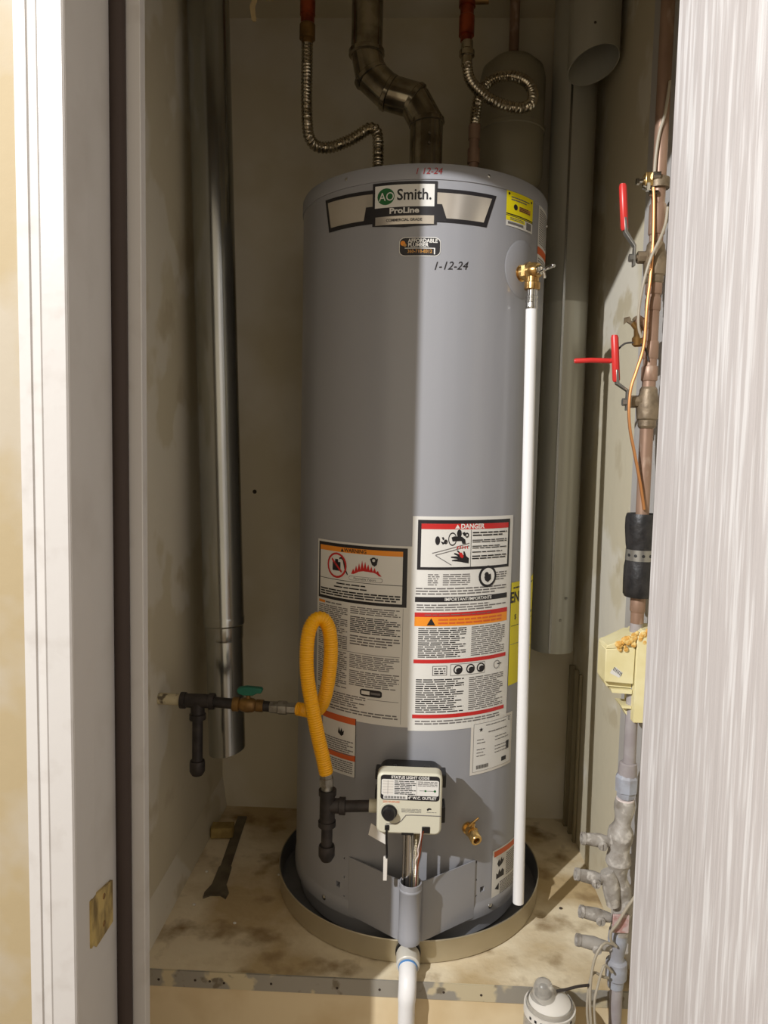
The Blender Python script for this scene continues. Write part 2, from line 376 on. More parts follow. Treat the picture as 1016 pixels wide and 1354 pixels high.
# --- brand badge
lb = cl(-48.2, 30.4, 1.400, 1.482)
def bz(th, z): return ((th+48.2)/78.6, (1.482-z)/.082)
def wing(t0, z0, t1, z1, t2, z2, t3, z3, m, lay):   # quad strip following the curve: top edge 0-1, bottom edge 3-2
    k = 14; lb.mi(m); vs_ = []; fs = []
    for i in range(k+1):
        f = i/k; vs_ += [lb.f(t0+(t1-t0)*f, z0+(z1-z0)*f, lay), lb.f(t3+(t2-t3)*f, z3+(z2-z3)*f, lay)]
        if i: fs.append((2*i-2,2*i-1,2*i+1,2*i))
    lb.mb.add(vs_, fs)
wing(-48.2,1.474, -8.5,1.469, -8.5,1.410, -45.2,1.410, 'ink', 1); wing(-8.5,1.469, 30.4,1.468, 26.0,1.408, -8.5,1.410, 'ink', 1)
wing(-46.4,1.467, -8.5,1.462, -8.5,1.417, -44.0,1.418, 'foil', 2); wing(-8.5,1.462, 28.2,1.461, 24.6,1.416, -8.5,1.417, 'foil', 2)
lb.rect(*bz(-22,1.4815), *bz(4.6,1.432), 'ink', 3)
wing(-25.0,1.441, 6.6,1.441, 9.0,1.410, -26.2,1.410, 'ink', 4)
lb.rect(*bz(-22,1.413), *bz(4.6,1.4045), 'ink', 3)
wing(-22,1.405, -8.7,1.405, -8.7,1.400, -22,1.4045, 'ink', 3); wing(-8.7,1.405, 4.6,1.405, 4.6,1.4045, -8.7,1.400, 'ink', 3)
lb.rect(*bz(-20.9,1.476), *bz(3.5,1.4365), 'paper', 5); lb.rect(*bz(-20.6,1.4205), *bz(3.5,1.4055), 'foil', 5)
lb.disc(*bz(-16.2,1.456), .0150, 'green', 6, sq=1.1); lb.text('AO', *bz(-15.9,1.4550), .0215, 'paper', 7, sx=.92)
lb.text('Smith.', *bz(-4.6,1.4570), .0275, 'ink', 6, bold=.018, sx=.93)
lb.text('ProLine', *bz(-8.6,1.4295), .0140, 'paper', 6, bold=.035, sx=1.25)
lb.text('COMMERCIAL GRADE', *bz(-8.6,1.413), .0068, 'ink', 6, bold=.03, sx=1.0)
lb.build('brand_badge', H, 'white and silver brand badge with black border')
# --- installer sticker
lb = cl(-10.3, 6.5, 1.348, 1.382)
def rrect(L_, a0,b0,a1,b1,ra,rb,m,lay):
    p = []
    for cx,cy,t0 in ((a1-ra,b0+rb,-90),(a1-ra,b1-rb,0),(a0+ra,b1-rb,90),(a0+ra,b0+rb,180)):
        for k in range(6): t = math.radians(t0+18*k); p.append((cx+ra*math.cos(t), cy+rb*math.sin(t)))
    # slice into columns so it follows the curve
    n = 12
    import itertools
    xs = [a0+(a1-a0)*i/n for i in range(n+1)]
    def yr(x):
        d = 0
        if x < a0+ra: d = 1-math.sqrt(max(0,1-((a0+ra-x)/ra)**2))
        elif x > a1-ra: d = 1-math.sqrt(max(0,1-((x-a1+ra)/ra)**2))
        return b0+rb*d, b1-rb*d
    L_.mi(m); vs_ = []; fs = []
    xs = sorted(set(xs+[a0+ra*f for f in (.05,.15,.3,.6,1)]+[a1-ra*f for f in (.05,.15,.3,.6,1)]))
    for i,x in enumerate(xs):
        t,bb = yr(x); vs_ += [L_.f(*L_.n(x,t),lay), L_.f(*L_.n(x,bb),lay)]
        if i: fs.append((2*i-2,2*i-1,2*i+1,2*i))
    L_.mb.add(vs_, fs)
rrect(lb,0,0,1,1,.14,.28,'paper',1); rrect(lb,.015,.04,.985,.96,.13,.26,'ink',2)
lb.text('AFFORDABLE', .57, .20, .0095, 'paper', 3, bold=.03, sx=.95); lb.text('PLUMBER', .46, .42, .0095, 'paper', 3, bold=.03, sx=.95)
lb.disc(.09,.32,.0045,'orange',3); lb.disc(.14,.42,.003,'gold',3)
lb.rect(.14,.56,.87,.60,'paper',3); lb.rect(.84,.56,.87,.90,'paper',3); lb.text('360-718-8312', .50, .75, .0085, 'gold', 3, bold=.02, sx=.95)
lb.build('installer_sticker', H, 'small black installer sticker with gold phone number')
# --- handwriting
lb = cl(0, 22, 1.31, 1.35); lb.text('1-12-24', .50, .45, .021, 'ink', 1, sx=1.0, rot=.06, shear=.35); lb.build('handwritten_date', H, 'date 1-12-24 in black marker')
lb = Label(cylmap(.2622), SU, (-8, 10, 1.488, 1.508)); lb.text('1 12-24', .50, .5, .016, 'redpen', 1, sx=1.0, rot=.02, shear=.25); lb.build('handwritten_date', H, 'date 1 12-24 in red marker on the cap rim')
# --- yellow upper tag
lb = cl(35.8, 54, 1.420, 1.484)
lb.rect(0,0,1,.70,'yel',1); lb.rect(0,.70,1,1,'paper',1); lb.rect(0,.64,1,.67,'ink',2); lb.rect(0,.69,1,.71,'ink',2); lb.rect(0,.71,.65,.84,'yel',2)
lb.lines(.15,.12,.85,.26,2,'ink_g'); lb.disc(.30,.42,.0055,'ink',2); lb.rect(.42,.36,.88,.50,'gold',2); lb.lines(.44,.36,.86,.50,3,'ink',lay=3)
lb.disc(.08,.08,.0025,'ink',2); lb.disc(.92,.10,.0025,'ink',2); lb.lines(.12,.73,.60,.82,2,'ink_g',lay=3); lb.rect(.72,.74,.93,.95,'ink_g',2); lb.rect(.06,.87,.60,.94,'ink_g',2)
lb.build('yellow_tag_label', H, 'yellow and white compliance label')
# --- narrow side label
lb = cl(60.3, 80, 1.36, 1.484); lb.rect(0,0,1,1,'paper',1); lb.lines(.06,.04,.92,.60,16); lb.rect(0,.64,1,.76,'orange_r',2); lb.lines(.06,.80,.92,.96,4); lb.build('side_label', H)
# --- left warning label
lb = cl(-50, -1.6, .458, .811)
lb.rect(0,0,1,1,'paper',1); lb.rect(.02,.012,.955,.335,'ink',2); lb.rect(.045,.030,.915,.318,'paper',3); lb.rect(.045,.030,.915,.058,'orange',4)
lb.text('WARNING', .47, .045, .0105, 'ink', 5, bold=.02); lb.poly([(.315,.055),(.35,.055),(.3325,.034)], 'ink', 5)
lb.rect(.045,.215,.915,.218,'ink',4)
lb.disc(.27,.135,.0255,'red',6,inner=.0215); lb.poly([(.205,.105),(.215,.095),(.335,.165),(.325,.175)], 'red', 6)
lb.poly([(.22,.115),(.25,.115),(.25,.10),(.285,.10),(.285,.115),(.315,.115),(.315,.165),(.22,.165)], 'ink', 5)
lb.poly([(.30,.09),(.33,.083),(.355,.095),(.375,.15),(.40,.18),(.39,.182),(.36,.152),(.34,.103),(.32,.095),(.30,.10)], 'ink', 5)
fl = [(.435,.172)]
for i in range(9):
    a = .455+.03*i; hgt = (.03,.05,.065,.08,.075,.062,.05,.045,.03)[i]
    fl += [(a,.172-hgt),(a+.014,.172-hgt*.45)]
lb.poly(fl+[(.73,.172)], 'red', 5)
lb.disc(.655,.087,.006,'ink',6,inner=.003); lb.poly([(.62,.08),(.63,.075),(.645,.098),(.67,.098),(.685,.073),(.695,.078),(.685,.11),(.665,.12),(.64,.112)], 'ink', 6)
rrect(lb,.41,.183,.74,.207,.02,.010,'ink_g',4); rrect(lb,.413,.185,.737,.205,.02,.009,'paper',5); lb.text('Flammable Vapors', .57,.195,.0065,'ink',6)
lb.lines(.27,.228,.58,.242,1,'ink',ragged=0,lay=5); lb.lines(.24,.248,.60,.262,1,'ink',ragged=0,lay=5); lb.lines(.06,.270,.90,.312,3,'ink',fill=.55,lay=5)
lb.rect(.03,.347,.12,.362,'orange',2); lb.lines(.13,.347,.33,.362,1,'ink_g')
lb.lines(.03,.368,.40,.52,14); lb.lines(.03,.527,.40,.605,7); lb.lines(.43,.35,.905,.395,4); lb.lines(.43,.405,.905,.50,9,'ink'); lb.lines(.43,.51,.905,.57,4)
lb.rect(.03,.611,.905,.6135,'ink_g',2); lb.lines(.03,.62,.40,.83,18); lb.lines(.43,.62,.905,.70,8); lb.lines(.43,.71,.905,.80,8)
rrect(lb,.545,.808,.755,.848,.03,.012,'ink',2); lb.rect(.56,.818,.64,.838,'paper',3); lb.rect(.65,.822,.74,.834,'ink_g',3)
lb.lines(.03,.855,.60,.93,6); lb.lines(.03,.935,.90,.965,2); lb.rect(.62,.862,.905,.8645,'ink_g',2); lb.rect(.925,.34,.928,.985,'ink_g',2)
lb.build('warning_label', H, 'large white flammable vapors warning label with orange band')
# --- right danger label
lb = cl(-2.0, 47.0, .452, .869)
lb.rect(0,0,1,1,'paper',1,seg=22); lb.rect(.045,.016,.955,.245,'ink',2); lb.rect(.075,.033,.93,.232,'paper',3); lb.rect(.075,.033,.93,.058,'red',4)
lb.text('DANGER', .53, .0455, .0125, 'paper', 5, bold=.03); lb.poly([(.365,.055),(.41,.055),(.3875,.036)], 'paper', 5)
lb.rect(.515,.06,.519,.232,'ink',4)
lb.disc(.215,.110,.0085,'ink',4,sq=.55); lb.poly([(.24,.113),(.27,.118),(.275,.108),(.295,.112),(.285,.122),(.26,.128)], 'ink', 4); lb.disc(.285,.115,.0045,'ink',5,inner=.0022,sq=.8); lb.poly([(.25,.095),(.265,.093),(.275,.104),(.26,.108)],'ink',4)
lb.disc(.345,.103,.013,'ink',4,inner=.0105,sq=.65); lb.poly([(.335,.095),(.36,.090),(.43,.092),(.46,.105),(.465,.125),(.435,.125),(.425,.112),(.345,.113)], 'ink', 5)
lb.disc(.405,.078,.008,'ink',4,sq=.6); lb.poly([(.43,.075),(.455,.07),(.47,.085),(.45,.09)], 'ink', 4); lb.disc(.475,.085,.005,'ink',5,inner=.0025,sq=.8)
def ln(p, q, m, w_=.0035, lay=4):
    d = V(q[0]-p[0],(q[1]-p[1])*2,0); n_ = V(-d.y,d.x,0).normalized()*w_
    K = 8
    for i in range(K):
        a = (p[0]+(q[0]-p[0])*i/K, p[1]+(q[1]-p[1])*i/K); e = (p[0]+(q[0]-p[0])*(i+1)/K, p[1]+(q[1]-p[1])*(i+1)/K)
        lb.poly([(a[0]+n_.x,a[1]+n_.y/2),(e[0]+n_.x,e[1]+n_.y/2),(e[0]-n_.x,e[1]-n_.y/2),(a[0]-n_.x,a[1]-n_.y/2)], m, lay+1)
ln((.17,.168),(.50,.122),'ink_g'); ln((.20,.176),(.50,.134),'ink_g'); ln((.20,.178),(.34,.222),'ink_g')
for i in range(5): ln((.40+.02*i,.135),(.385+.025*i,.148),'red',.004)
hand = [(.50,.216),(.47,.214),(.42,.208),(.345,.204),(.345,.199),(.40,.195),(.335,.189),(.338,.183),(.40,.182),(.36,.172),(.367,.166),(.415,.174),(.385,.158),(.395,.154),(.435,.172),(.45,.178),(.445,.160),(.458,.160),(.475,.182),(.50,.192)]
lb.poly(hand, 'ink', 4); lb.poly([(.40,.165),(.43,.165),(.45,.182),(.44,.192),(.42,.186)], 'red', 5)
for i,(t0,t1) in enumerate(((.068,.093),(.105,.122),(.133,.150),(.160,.169),(.178,.200))): lb.lines(.53,t0,.91,t1,1 if i==3 else 2,'ink',fill=.5,lay=5)
lb.lines(.14,.262,.24,.318,6,'ink_g'); lb.lines(.27,.262,.52,.318,6,'ink_g',ragged=.5); lb.disc(.70,.282,.0215,'ink',3); lb.disc(.70,.282,.0165,'paper',4)
lb.poly([(.66,.283),(.69,.275),(.73,.27),(.735,.295),(.70,.31),(.67,.30)], 'ink', 5); lb.disc(.685,.273,.005,'ink',5); lb.lines(.78,.262,.93,.305,4,'ink_g')
lb.lines(.04,.325,.93,.362,3,'ink_g'); lb.rect(.035,.370,.945,.394,'ink',2); lb.text('IMPORTANT/IMPORTANTE', .52,.382,.0085,'paper',3,bold=.02)
lb.lines(.05,.402,.93,.436,3,'ink_g'); lb.rect(.035,.442,.955,.463,'red',2); lb.lines(.12,.447,.80,.459,1,'ink_g',lay=3,fill=.3)
lb.rect(.035,.463,.955,.506,'orange',2); lb.poly([(.14,.502),(.215,.502),(.178,.468)], 'ink', 3); lb.lines(.24,.468,.88,.50,2,'orange_r',lay=3)
lb.lines(.07,.512,.50,.655,15,'ink'); lb.lines(.55,.512,.93,.655,15,'ink_g')
lb.rect(.035,.662,.955,.680,'red',2)
lb.rect(.20,.692,.33,.738,'ink_g',2); lb.rect(.207,.695,.323,.735,'paper',3); lb.lines(.215,.70,.315,.733,3,'ink',lay=4)
lb.rect(.36,.686,.70,.742,'ink_g',2); lb.rect(.365,.6885,.695,.7395,'paper',3)
for a in (.43,.55,.655): lb.disc(a,.713,.0095,'ink',4,inner=.007); lb.disc(a+.01,.716,.005,'ink',5,sq=1.3); lb.poly([(a-.03,.725),(a+.03,.72),(a+.025,.73),(a-.02,.733)],'ink',5)
lb.disc(.84,.712,.0085,'ink_g',3,inner=.0072); lb.rect(.845,.708,.90,.712,'ink',3)
lb.lines(.06,.752,.49,.915,16,'ink'); lb.lines(.54,.752,.93,.915,17,'ink_g'); lb.rect(.035,.922,.955,.940,'red',2); lb.lines(.06,.948,.90,.972,2,'ink_g')
lb.build('danger_label', H, 'large white danger label with red and orange bands')
# --- small left label
lb = cl(-44.5, -25.2, .342, .462); lb.rect(0,0,1,1,'paper',1); lb.rect(0,0,1,.11,'orange_r',2); lb.poly([(.50,.30),(.53,.20),(.57,.28),(.60,.21),(.64,.27),(.68,.24),(.66,.32),(.60,.35)],'ink',2)
lb.lines(.08,.40,.93,.66,7); lb.rect(0,.63,1,.73,'orange_r',2); lb.lines(.08,.75,.93,.96,6); lb.rect(.985,0,1,1,'ink',3); lb.build('burn_label', H, 'small white label with two orange bands')
# --- rating plate
lb = cl(26.3, 52.0, .354, .463); lb.rect(0,0,1,1,'card',1); lb.rect(.05,.05,.95,.95,'ink_g',2); lb.rect(.057,.056,.943,.944,'paper',3)
lb.poly([(.20+.045*math.sin(math.pi*k/5)*(1 if k%2==0 else .4), .17-.045*math.cos(math.pi*k/5)*(1 if k%2==0 else .4)) for k in range(10)], 'ink', 4)
lb.disc(.885,.10,.0045,'ink',4,inner=.003,sq=.7); lb.lines(.30,.09,.80,.12,1,lay=4); lb.lines(.36,.22,.88,.26,1,lay=4)
for q in (.34,.40,.52,.58,.64): lb.lines(.12,q,.30,q+.03,1,lay=4); lb.lines(.52,q+.01,.88,q+.04,1,lay=4)
lb.rect(.82,.52,.90,.68,'ink',4); lb.rect(.70,.80,.83,.88,'ink',4)
for k in range(12): lb.rect(.12+.022*k,.83,.132+.022*k,.90,'ink',4)
lb.build('rating_plate', H, 'white rating plate with small star emblem')
# --- energy label
lb = cl(47.6, 78, .520, .732); lb.rect(0,0,1,1,'yel',1); lb.text('ENERGY', .34,.15,.030,'ink',2,bold=.03,sx=.9); lb.text('$', .13,.34,.014,'ink',2,bold=.02); lb.rect(.02,.42,.95,.425,'ink',2); lb.lines(.05,.04,.9,.07,1,'ink'); lb.lines(.3,.30,.9,.38,2,'ink'); lb.rect(.02,.60,.95,.604,'ink_g',2); lb.lines(.45,.66,.9,.9,6,'ink_g')
lb.build('energy_label', H, 'bright yellow energy cost label')
# --- low right label
lb = cl(41, 61.5, .072, .180); lb.rect(0,0,1,1,'paper',1); lb.rect(.05,.03,1,.14,'orange_r',2)
lb.poly([(.16,.30),(.22,.22),(.26,.28),(.32,.20),(.34,.27),(.42,.25),(.36,.33),(.30,.36),(.22,.38)],'ink',2); lb.poly([(.14,.60),(.14,.48),(.20,.52),(.24,.42),(.29,.50),(.35,.44),(.42,.50),(.42,.60)],'ink',2)
lb.poly([(.10,.78),(.24,.70),(.24,.84)],'ink',2); lb.lines(.50,.18,.95,.64,12); lb.lines(.28,.68,.95,.94,8); lb.build('hot_surface_label', H, 'small white label with orange band near the base')
# --- vent slots and side flanges around the burner cover
for t0, t1 in ((-29.6,-26.6),(29.5,31.1)):
    lb = cl(t0, t1, .084, .186); lb.rect(0,0,1,1,'heater',.3); lb.build('cover_flange', H)
# --- pointed burner cover with round sleeve
cv = MB()
prof = [(-.120,-.2335),(-.022,-.3035),(-.016,-.306),(.028,-.306),(.038,-.300),(.133,-.2265)]
for (x0,y0),(x1,y1) in zip(prof[:-1], prof[1:]): pass
k = len(prof); cv.add([(x,y,.056) for x,y in prof]+[(x,y,.176) for x,y in prof]+[(x,y+.0025,.056) for x,y in prof]+[(x,y+.0025,.176) for x,y in prof],
    [(i,i+1,k+i+1,k+i) for i in range(k-1)]+[(2*k+i,3*k+i,3*k+i+1,2*k+i+1) for i in range(k-1)]+[(k+i,k+i+1,3*k+i+1,3*k+i) for i in range(k-1)]+[(i,2*k+i,2*k+i+1,i+1) for i in range(k-1)]+[(0,k,3*k,2*k),(k-1,3*k-1,4*k-1,2*k-1)])
cv.build('burner_cover', 'heater', H, angle=20)
sl = MB(); sl.lathe((.003,-.329,.073), (0,0,1), [(0,.0185),(0,.0213),(.014,.0213),(.0155,.0203),(.10,.0208),(.1015,.0218),(.104,.0218),(.1055,.0208),(.1155,.0212),(.1155,.0185),(.01,.018)], 32, (False, False))
sl.build('cover_sleeve', 'heater', H)['label'] = 'short grey round sleeve on the burner cover'
# tubes running from the control into the sleeve
MB().rod((-.011,-.327,.075), (-.011,-.327,.305), .0022, 8).build('pilot_tube', 'chrome', H)
MB().rod((-.002,-.322,.075), (-.002,-.322,.305), .0075, 16).build('gas_tube', 'chrome', H)
pth = [V(.0125,-.330,.075+.23*i/280) for i in range(281)]
MB().tube(pth, corr(.0052,.0009,.0033), 12).build('corrugated_tube', 'steel', H)
MB().tube(spline([(.020,-.3515,.300),(.019,-.352,.285),(.015,-.347,.262),(.016,-.345,.25),(.011,-.341,.235),(.013,-.338,.215),(.012,-.334,.17)], .004), .0012, 6).build('lead_wire', 'wirewhite', H)
MB().tube(spline([(.024,-.3515,.300),(.021,-.352,.282),(.020,-.347,.262),(.017,-.345,.24),(.014,-.341,.215),(.012,-.336,.17)], .004), .0011, 6).build('lead_wire', 'copper_r', H)
MB().tube(spline([(-.043,-.351,.302),(-.0435,-.350,.285),(-.042,-.335,.24),(-.044,-.33,.235)], .004), .0021, 8).build('igniter_lead', 'blackp', H)
MB().box((-.0485,-.333,.190),(-.041,-.327,.236)).build('igniter_strip', 'card', H, bevel=.001)
tg = MB(); tg.add([(-.073,-.335,.302),(-.044,-.336,.284),(-.0445,-.337,.263),(-.0775,-.336,.280),(-.073,-.334,.302),(-.044,-.335,.284),(-.0445,-.336,.263),(-.0775,-.335,.280)],[(0,1,2,3),(7,6,5,4),(0,4,5,1),(1,5,6,2),(2,6,7,3),(3,7,4,0)])
tg.build('paper_tag', 'card', H)
# --- gas control
gc = MB()
def rr(x0,x1,z0,z1,r,n=5):
    p = []
    for cx,cz,t0 in ((x1-r,z0+r,-90),(x1-r,z1-r,0),(x0+r,z1-r,90),(x0+r,z0+r,180)):
        for k in range(n): t = math.radians(t0+90*k/(n-1)); p.append((cx+r*math.cos(t), cz+r*math.sin(t)))
    return p
gc.prism(rr(-.0625,.0565,.291,.4070,.012), 'y', -.350, -.318); gco = gc.build('gas_control', 'control', H, bevel=.004); gco['label'] = 'ivory plastic gas control box'
bk = MB(); bk.prism(rr(-.060,.054,.298,.3950,.016), 'y', -.320, -.262); bk.box((-.068,-.312,.375),(-.058,-.28,.392)); bk.box((-.068,-.312,.330),(-.058,-.28,.352)); bk.box((.054,-.325,.370),(.0645,-.29,.395)); bk.box((.054,-.325,.302),(.0645,-.29,.334)); bk.box((.022,-.322,.390),(.034,-.310,.4075)); bk.box((-.035,-.322,.390),(-.028,-.310,.4070))
bk.build('control_backing', 'blackp', gco, bevel=.002)
kn = MB(); kn.lathe((-.0395,-.350,.333),(0,-1,0),[(0,.0145),(.003,.0145),(.0035,.0122),(.014,.0112),(.016,.0095)],28); kn.box((-.0405,-.3672,.331),(-.0385,-.365,.343)); kn.build('knob', 'blackp', gco)
rg = MB(); rg.lathe((-.0395,-.3495,.333),(0,-1,0),[(0,.0185),(.0012,.018),(.0012,.0145)],28,(True,False)); rg.build('knob_ring', 'control', gco)
fs_ = MB(); fs_.tube(spline([(.0555,-.3502,.3285),(-.002,-.3502,.3285),(-.010,-.3502,.326),(-.018,-.3502,.316),(-.028,-.3502,.311),(-.045,-.3502,.310)], .004), .0008, 6); fs_.build('front_seam', 'ink_g', gco)
MB().box((.021,-.3515,.295),(.036,-.348,.3075)).build('plug_socket', 'blackp', gco, bevel=.001)
MB().box((-.047,-.3515,.298),(-.0385,-.348,.308)).build('igniter_socket', 'blackp', gco, bevel=.001)
MB().box((-.016,-.3512,.2905),(.006,-.345,.2945)).build('bottom_clip', 'blackp', gco)
MB().rod((-.078,-.315,.326),(-.060,-.315,.326),.0125,20).build('inlet_boss', 'control', gco)
lb = Label(lambda x,z,lay: (x, -.3502-.0002*lay, z), 1.0, (-.056, .0515, .356, .4030))
rrect(lb,0,0,1,1,.06,.12,'ink',1); rrect(lb,.015,.17,.985,.80,.04,.05,'paper',2); lb.rect(.05,.80,.46,.96,'paper',2)
lb.text('STATUS LIGHT CODE', .50,.085,.0072,'paper',3,bold=.03); lb.text('4" W.C. OUTLET', .71,.895,.0070,'paper',3,bold=.03)
lb.rect(.035,.20,.215,.78,'card',3)
for i in range(5): lb.rect(.035,.25+.11*i,.215,.258+.11*i,'ink_g',4); 
lb.rect(.12,.20,.125,.78,'ink_g',4); lb.lines(.235,.20,.60,.78,8,'ink',lay=3); lb.rect(.61,.18,.614,.79,'ink_g',3); lb.lines(.63,.21,.96,.42,4,'ink_g',lay=3); lb.rect(.66,.58,.90,.60,'ink_g',3); lb.disc(.76,.59,.0018,'green',4); lb.disc(.92,.59,.0022,'green',4)
for k in range(14): lb.rect(.07+.026*k,.84,.084+.026*k,.93,'ink',3)
lb.build('control_label', gco, 'white status light code label with black border')
lb = Label(lambda x,z,lay: (x, -.3502-.0002*lay, z), 1.0, (-.058, .055, .292, .356))
lb.lines(.06,.02,.33,.09,2,'orange_r',fill=.35); lb.lines(.36,.24,.68,.36,4,'ink_g',fill=.35); lb.poly([(.77,.24),(.80,.20),(.84,.21),(.845,.25),(.81,.25),(.78,.29)],'ink',2); lb.lines(.77,.31,.95,.345,1,'ink_g',fill=.35)
for k in range(8): t = math.radians(-140+40*k); lb.disc(.164+.155*math.cos(t)*.95, .36+.28*math.sin(t)*.95, .0011, 'ink_g', 2)
lb.build('control_print', gco)
# --- brass drain valve
dv = MB(); b0 = on(26.0,.248); n0 = V(math.sin(math.radians(26)),-math.cos(math.radians(26)),0); out = (n0*.85+V(0,-.25,-.30)).normalized()
dv.lathe(b0-n0*.002, n0, [(0,.012),(.006,.012),(.006,.0085),(.016,.0085)], 20); dv.hexnut(b0+n0*.012, b0+n0*.022, .0125)
dvo = dv.build('drain_valve', 'brass', H, angle=30); dvo['label'] = 'shiny brass drain valve'
e0 = b0+n0*.018; sp_ = MB(); sp_.lathe(e0-out*.004, out, [(0,.009),(.010,.0095),(.011,.0115),(.026,.0115),(.028,.0105),(.028,.0068),(.006,.006)], 20, (True,True)); sp_.build('spout', 'brass', dvo)
hn = MB(); hn.rod(e0+V(0,0,.004), e0+V(.002,-.002,.020), .0045, 12); hn.tube([e0+V(-.006,-.004,.013), e0+V(.002,-.004,.022), e0+V(.012,-.004,.031)], .0024, 8); hn.build('handle', 'brass', dvo)
# --- relief valve seat, valve
lb = cl(36.3, 59, 1.288, 1.404)
n_ = 28; lb.mi('heater_d'); c = (47.6,1.346)
lb.mb.add([lb.f(c[0]+11.0*math.cos(2*math.pi*i/n_), c[1]+.052*math.sin(2*math.pi*i/n_), 4) for i in range(n_)]+[lb.f(c[0]+11.6*math.cos(2*math.pi*i/n_), c[1]+.0555*math.sin(2*math.pi*i/n_), 0) for i in range(n_)]+[lb.f(*c,6)],
   [(i,(i+1)%n_,n_+(i+1)%n_,n_+i) for i in range(n_)]+[(i,(i+1)%n_,2*n_) for i in range(n_)])
lb.build('valve_escutcheon', H)
nv = V(math.sin(math.radians(46.3)),-math.cos(math.radians(46.3)),0); v0 = on(46.3,1.338)
rv = MB(); rv.lathe(v0, nv, [(0,.016),(.002,.016),(.002,.013),(.012,.013),(.016,.0165),(.028,.0170),(.038,.0150),(.042,.0125)], 28)
cxy = v0+nv*.028; rv.lathe((cxy.x,cxy.y,1.338), (0,0,-1), [(0,.0125),(.020,.0125),(.022,.0150),(.0335,.0152),(.035,.0135)], 24)
rvo = rv.build('relief_valve', 'brass', H); rvo['label'] = 'brass temperature relief valve with a test lever'
sd = V(-nv.y*-1, nv.x*-1, 0)
tn = V(nv.y, -nv.x, 0)
MB().hexnut(v0+nv*.013, v0+nv*.021, .0195).build('hex_flat', 'brass', rvo, angle=20)
lv = MB(); e1 = v0+nv*.038; lv.lathe(e1, nv, [(0,.010),(.008,.009),(.010,.006)], 16); lv.rod(e1+nv*.008, e1+nv*.018, .0025, 10)
lv.tube([e1+nv*.012+V(-.006,0,-.006), e1+nv*.014+V(.006,0,.002), e1+nv*.015+V(.012,.004,.005), e1+nv*.015+V(.017,.006,.008)], .0032, 8); lv.ball(e1+nv*.015+V(.018,.006,.0085), .0045)
lv.tube([e1+nv*.012+V(-.004,0,.004), e1+nv*.012+V(.004,0,-.008), e1+nv*.010+V(.006,0,-.016)], .003, 8); lv.build('test_lever', 'chrome', rvo)

# ================================================================== DRAIN PAN + PIPES
pn = MB(); pn.lathe((0,0,0), (0,0,1), [(.0008,.05),(.0008,.292),(.003,.2955),(.046,.2975),(.0485,.2988),(.0505,.2978),(.0495,.2958)], 128, (True, False))
pan = tag(pn.build('drain_pan', 'pan'), 'shallow round aluminium drain pan with grey inside around the heater base', 'pan')
pi_ = MB(); pi_.lathe((0,0,0), (0,0,1), [(.0495,.2957),(.006,.2925),(.003,.289),(.0028,.05)], 128, (False, True)); pi_.build('pan_lining', 'panin', pan)
fit = MB(); fit.lathe((.002,-.294,.028), (0,-1,0), [(0,.0245),(.0075,.0245),(.0085,.022),(.0085,.0225)], 28); fit.build('pan_gasket', 'blackp', pan)
pd = thing('pan_drain_pipe', 'white plastic drain pipe elbow leaving the front of the pan', 'pipe', (.002,-.37,-.3))
MB().lathe((.002,-.303,.028), (0,-1,-.12), [(0,.0215),(.004,.0228),(.030,.0222),(.032,.0205)], 28).build('coupling', 'pvc_c', pd)
MB().lathe((.002,-.3345,.0242), (0,-1,-.2), [(0,.0178),(.0035,.0178)], 24).build('primer_ring', 'blue', pd)
MB().tube(spline([(.002,-.330,.0247),(.002,-.346,.021),(.002,-.362,.012),(.0015,-.3705,-.003),(.001,-.372,-.02),(.001,-.372,-.08),(.001,-.372,-.30),(.001,-.372,ZF+.002)], .006), lambda L: .0168 if L < .06 else .0155, 24).build('elbow_pipe', 'pvc', pd)
dp = thing('discharge_pipe', 'long white plastic discharge pipe hanging from the brass relief valve', 'pipe', (cxy.x, cxy.y, .08))
px, py = cxy.x, cxy.y
MB().rod((px,py,1.270), (px+.0175,py-.002,.076), .0108, 24, .0112).build('pipe', 'pvc', dp)
ad = MB(); ad.lathe((px,py,1.304), (0,0,-1), [(0,.0105),(.012,.0105),(.013,.0118),(.016,.0118),(.017,.0110),(.020,.0110),(.021,.0118),(.024,.0118),(.025,.0110),(.032,.0112),(.035,.0118),(.037,.0112)], 24); ad.build('threaded_adapter', 'chrome', dp)

# ================================================================== VENT + WATER CONNECTIONS
vp = thing('flue_vent', 'shiny metal flue vent with adjustable elbows rising from the heater top', 'vent', (0,0,1.514))
cl_ = [(0,0,1.513),(0,0,1.695),(-.028,0,1.742),(-.083,0,1.757),(-.122,.0,1.792),(-.132,0,1.838),(-.131,0,2.079)]
cl_ = [Vector(p) for p in cl_]
names = ['straight_pipe','elbow_gore','elbow_gore','elbow_gore','elbow_gore','straight_pipe']
for i in range(6):
    a, bb = cl_[i], cl_[i+1]; d = (bb-a).normalized(); r_ = .036 if i == 0 else .0365 if i < 4 else .034
    ext = .006
    MB().lathe(a-d*(0 if i==0 else ext), d, [(0,r_*.985),((bb-a).length+(0 if i in (5,) else ext), r_*.985)], 32).build(names[i], 'vent', vp)
for i in range(1,6):
    d = (cl_[i+1]-cl_[i-1]).normalized()
    MB().lathe(cl_[i]-d*.006, d, [(0,.0355),(.002,.0385),(.010,.0385),(.012,.0355)], 32).build('crimp_ring', 'vent', vp)
MB().lathe((0,0,1.513), (0,0,1), [(0,.052),(.004,.050),(.008,.040),(.03,.0385)], 32).build('draft_collar', 'vent', vp)
for z in (1.64,1.66): MB().lathe((.006,-.036,z), (0,-1,0), [(0,.0035),(.002,.0025)], 8).build('screw', 'chrome', vp)
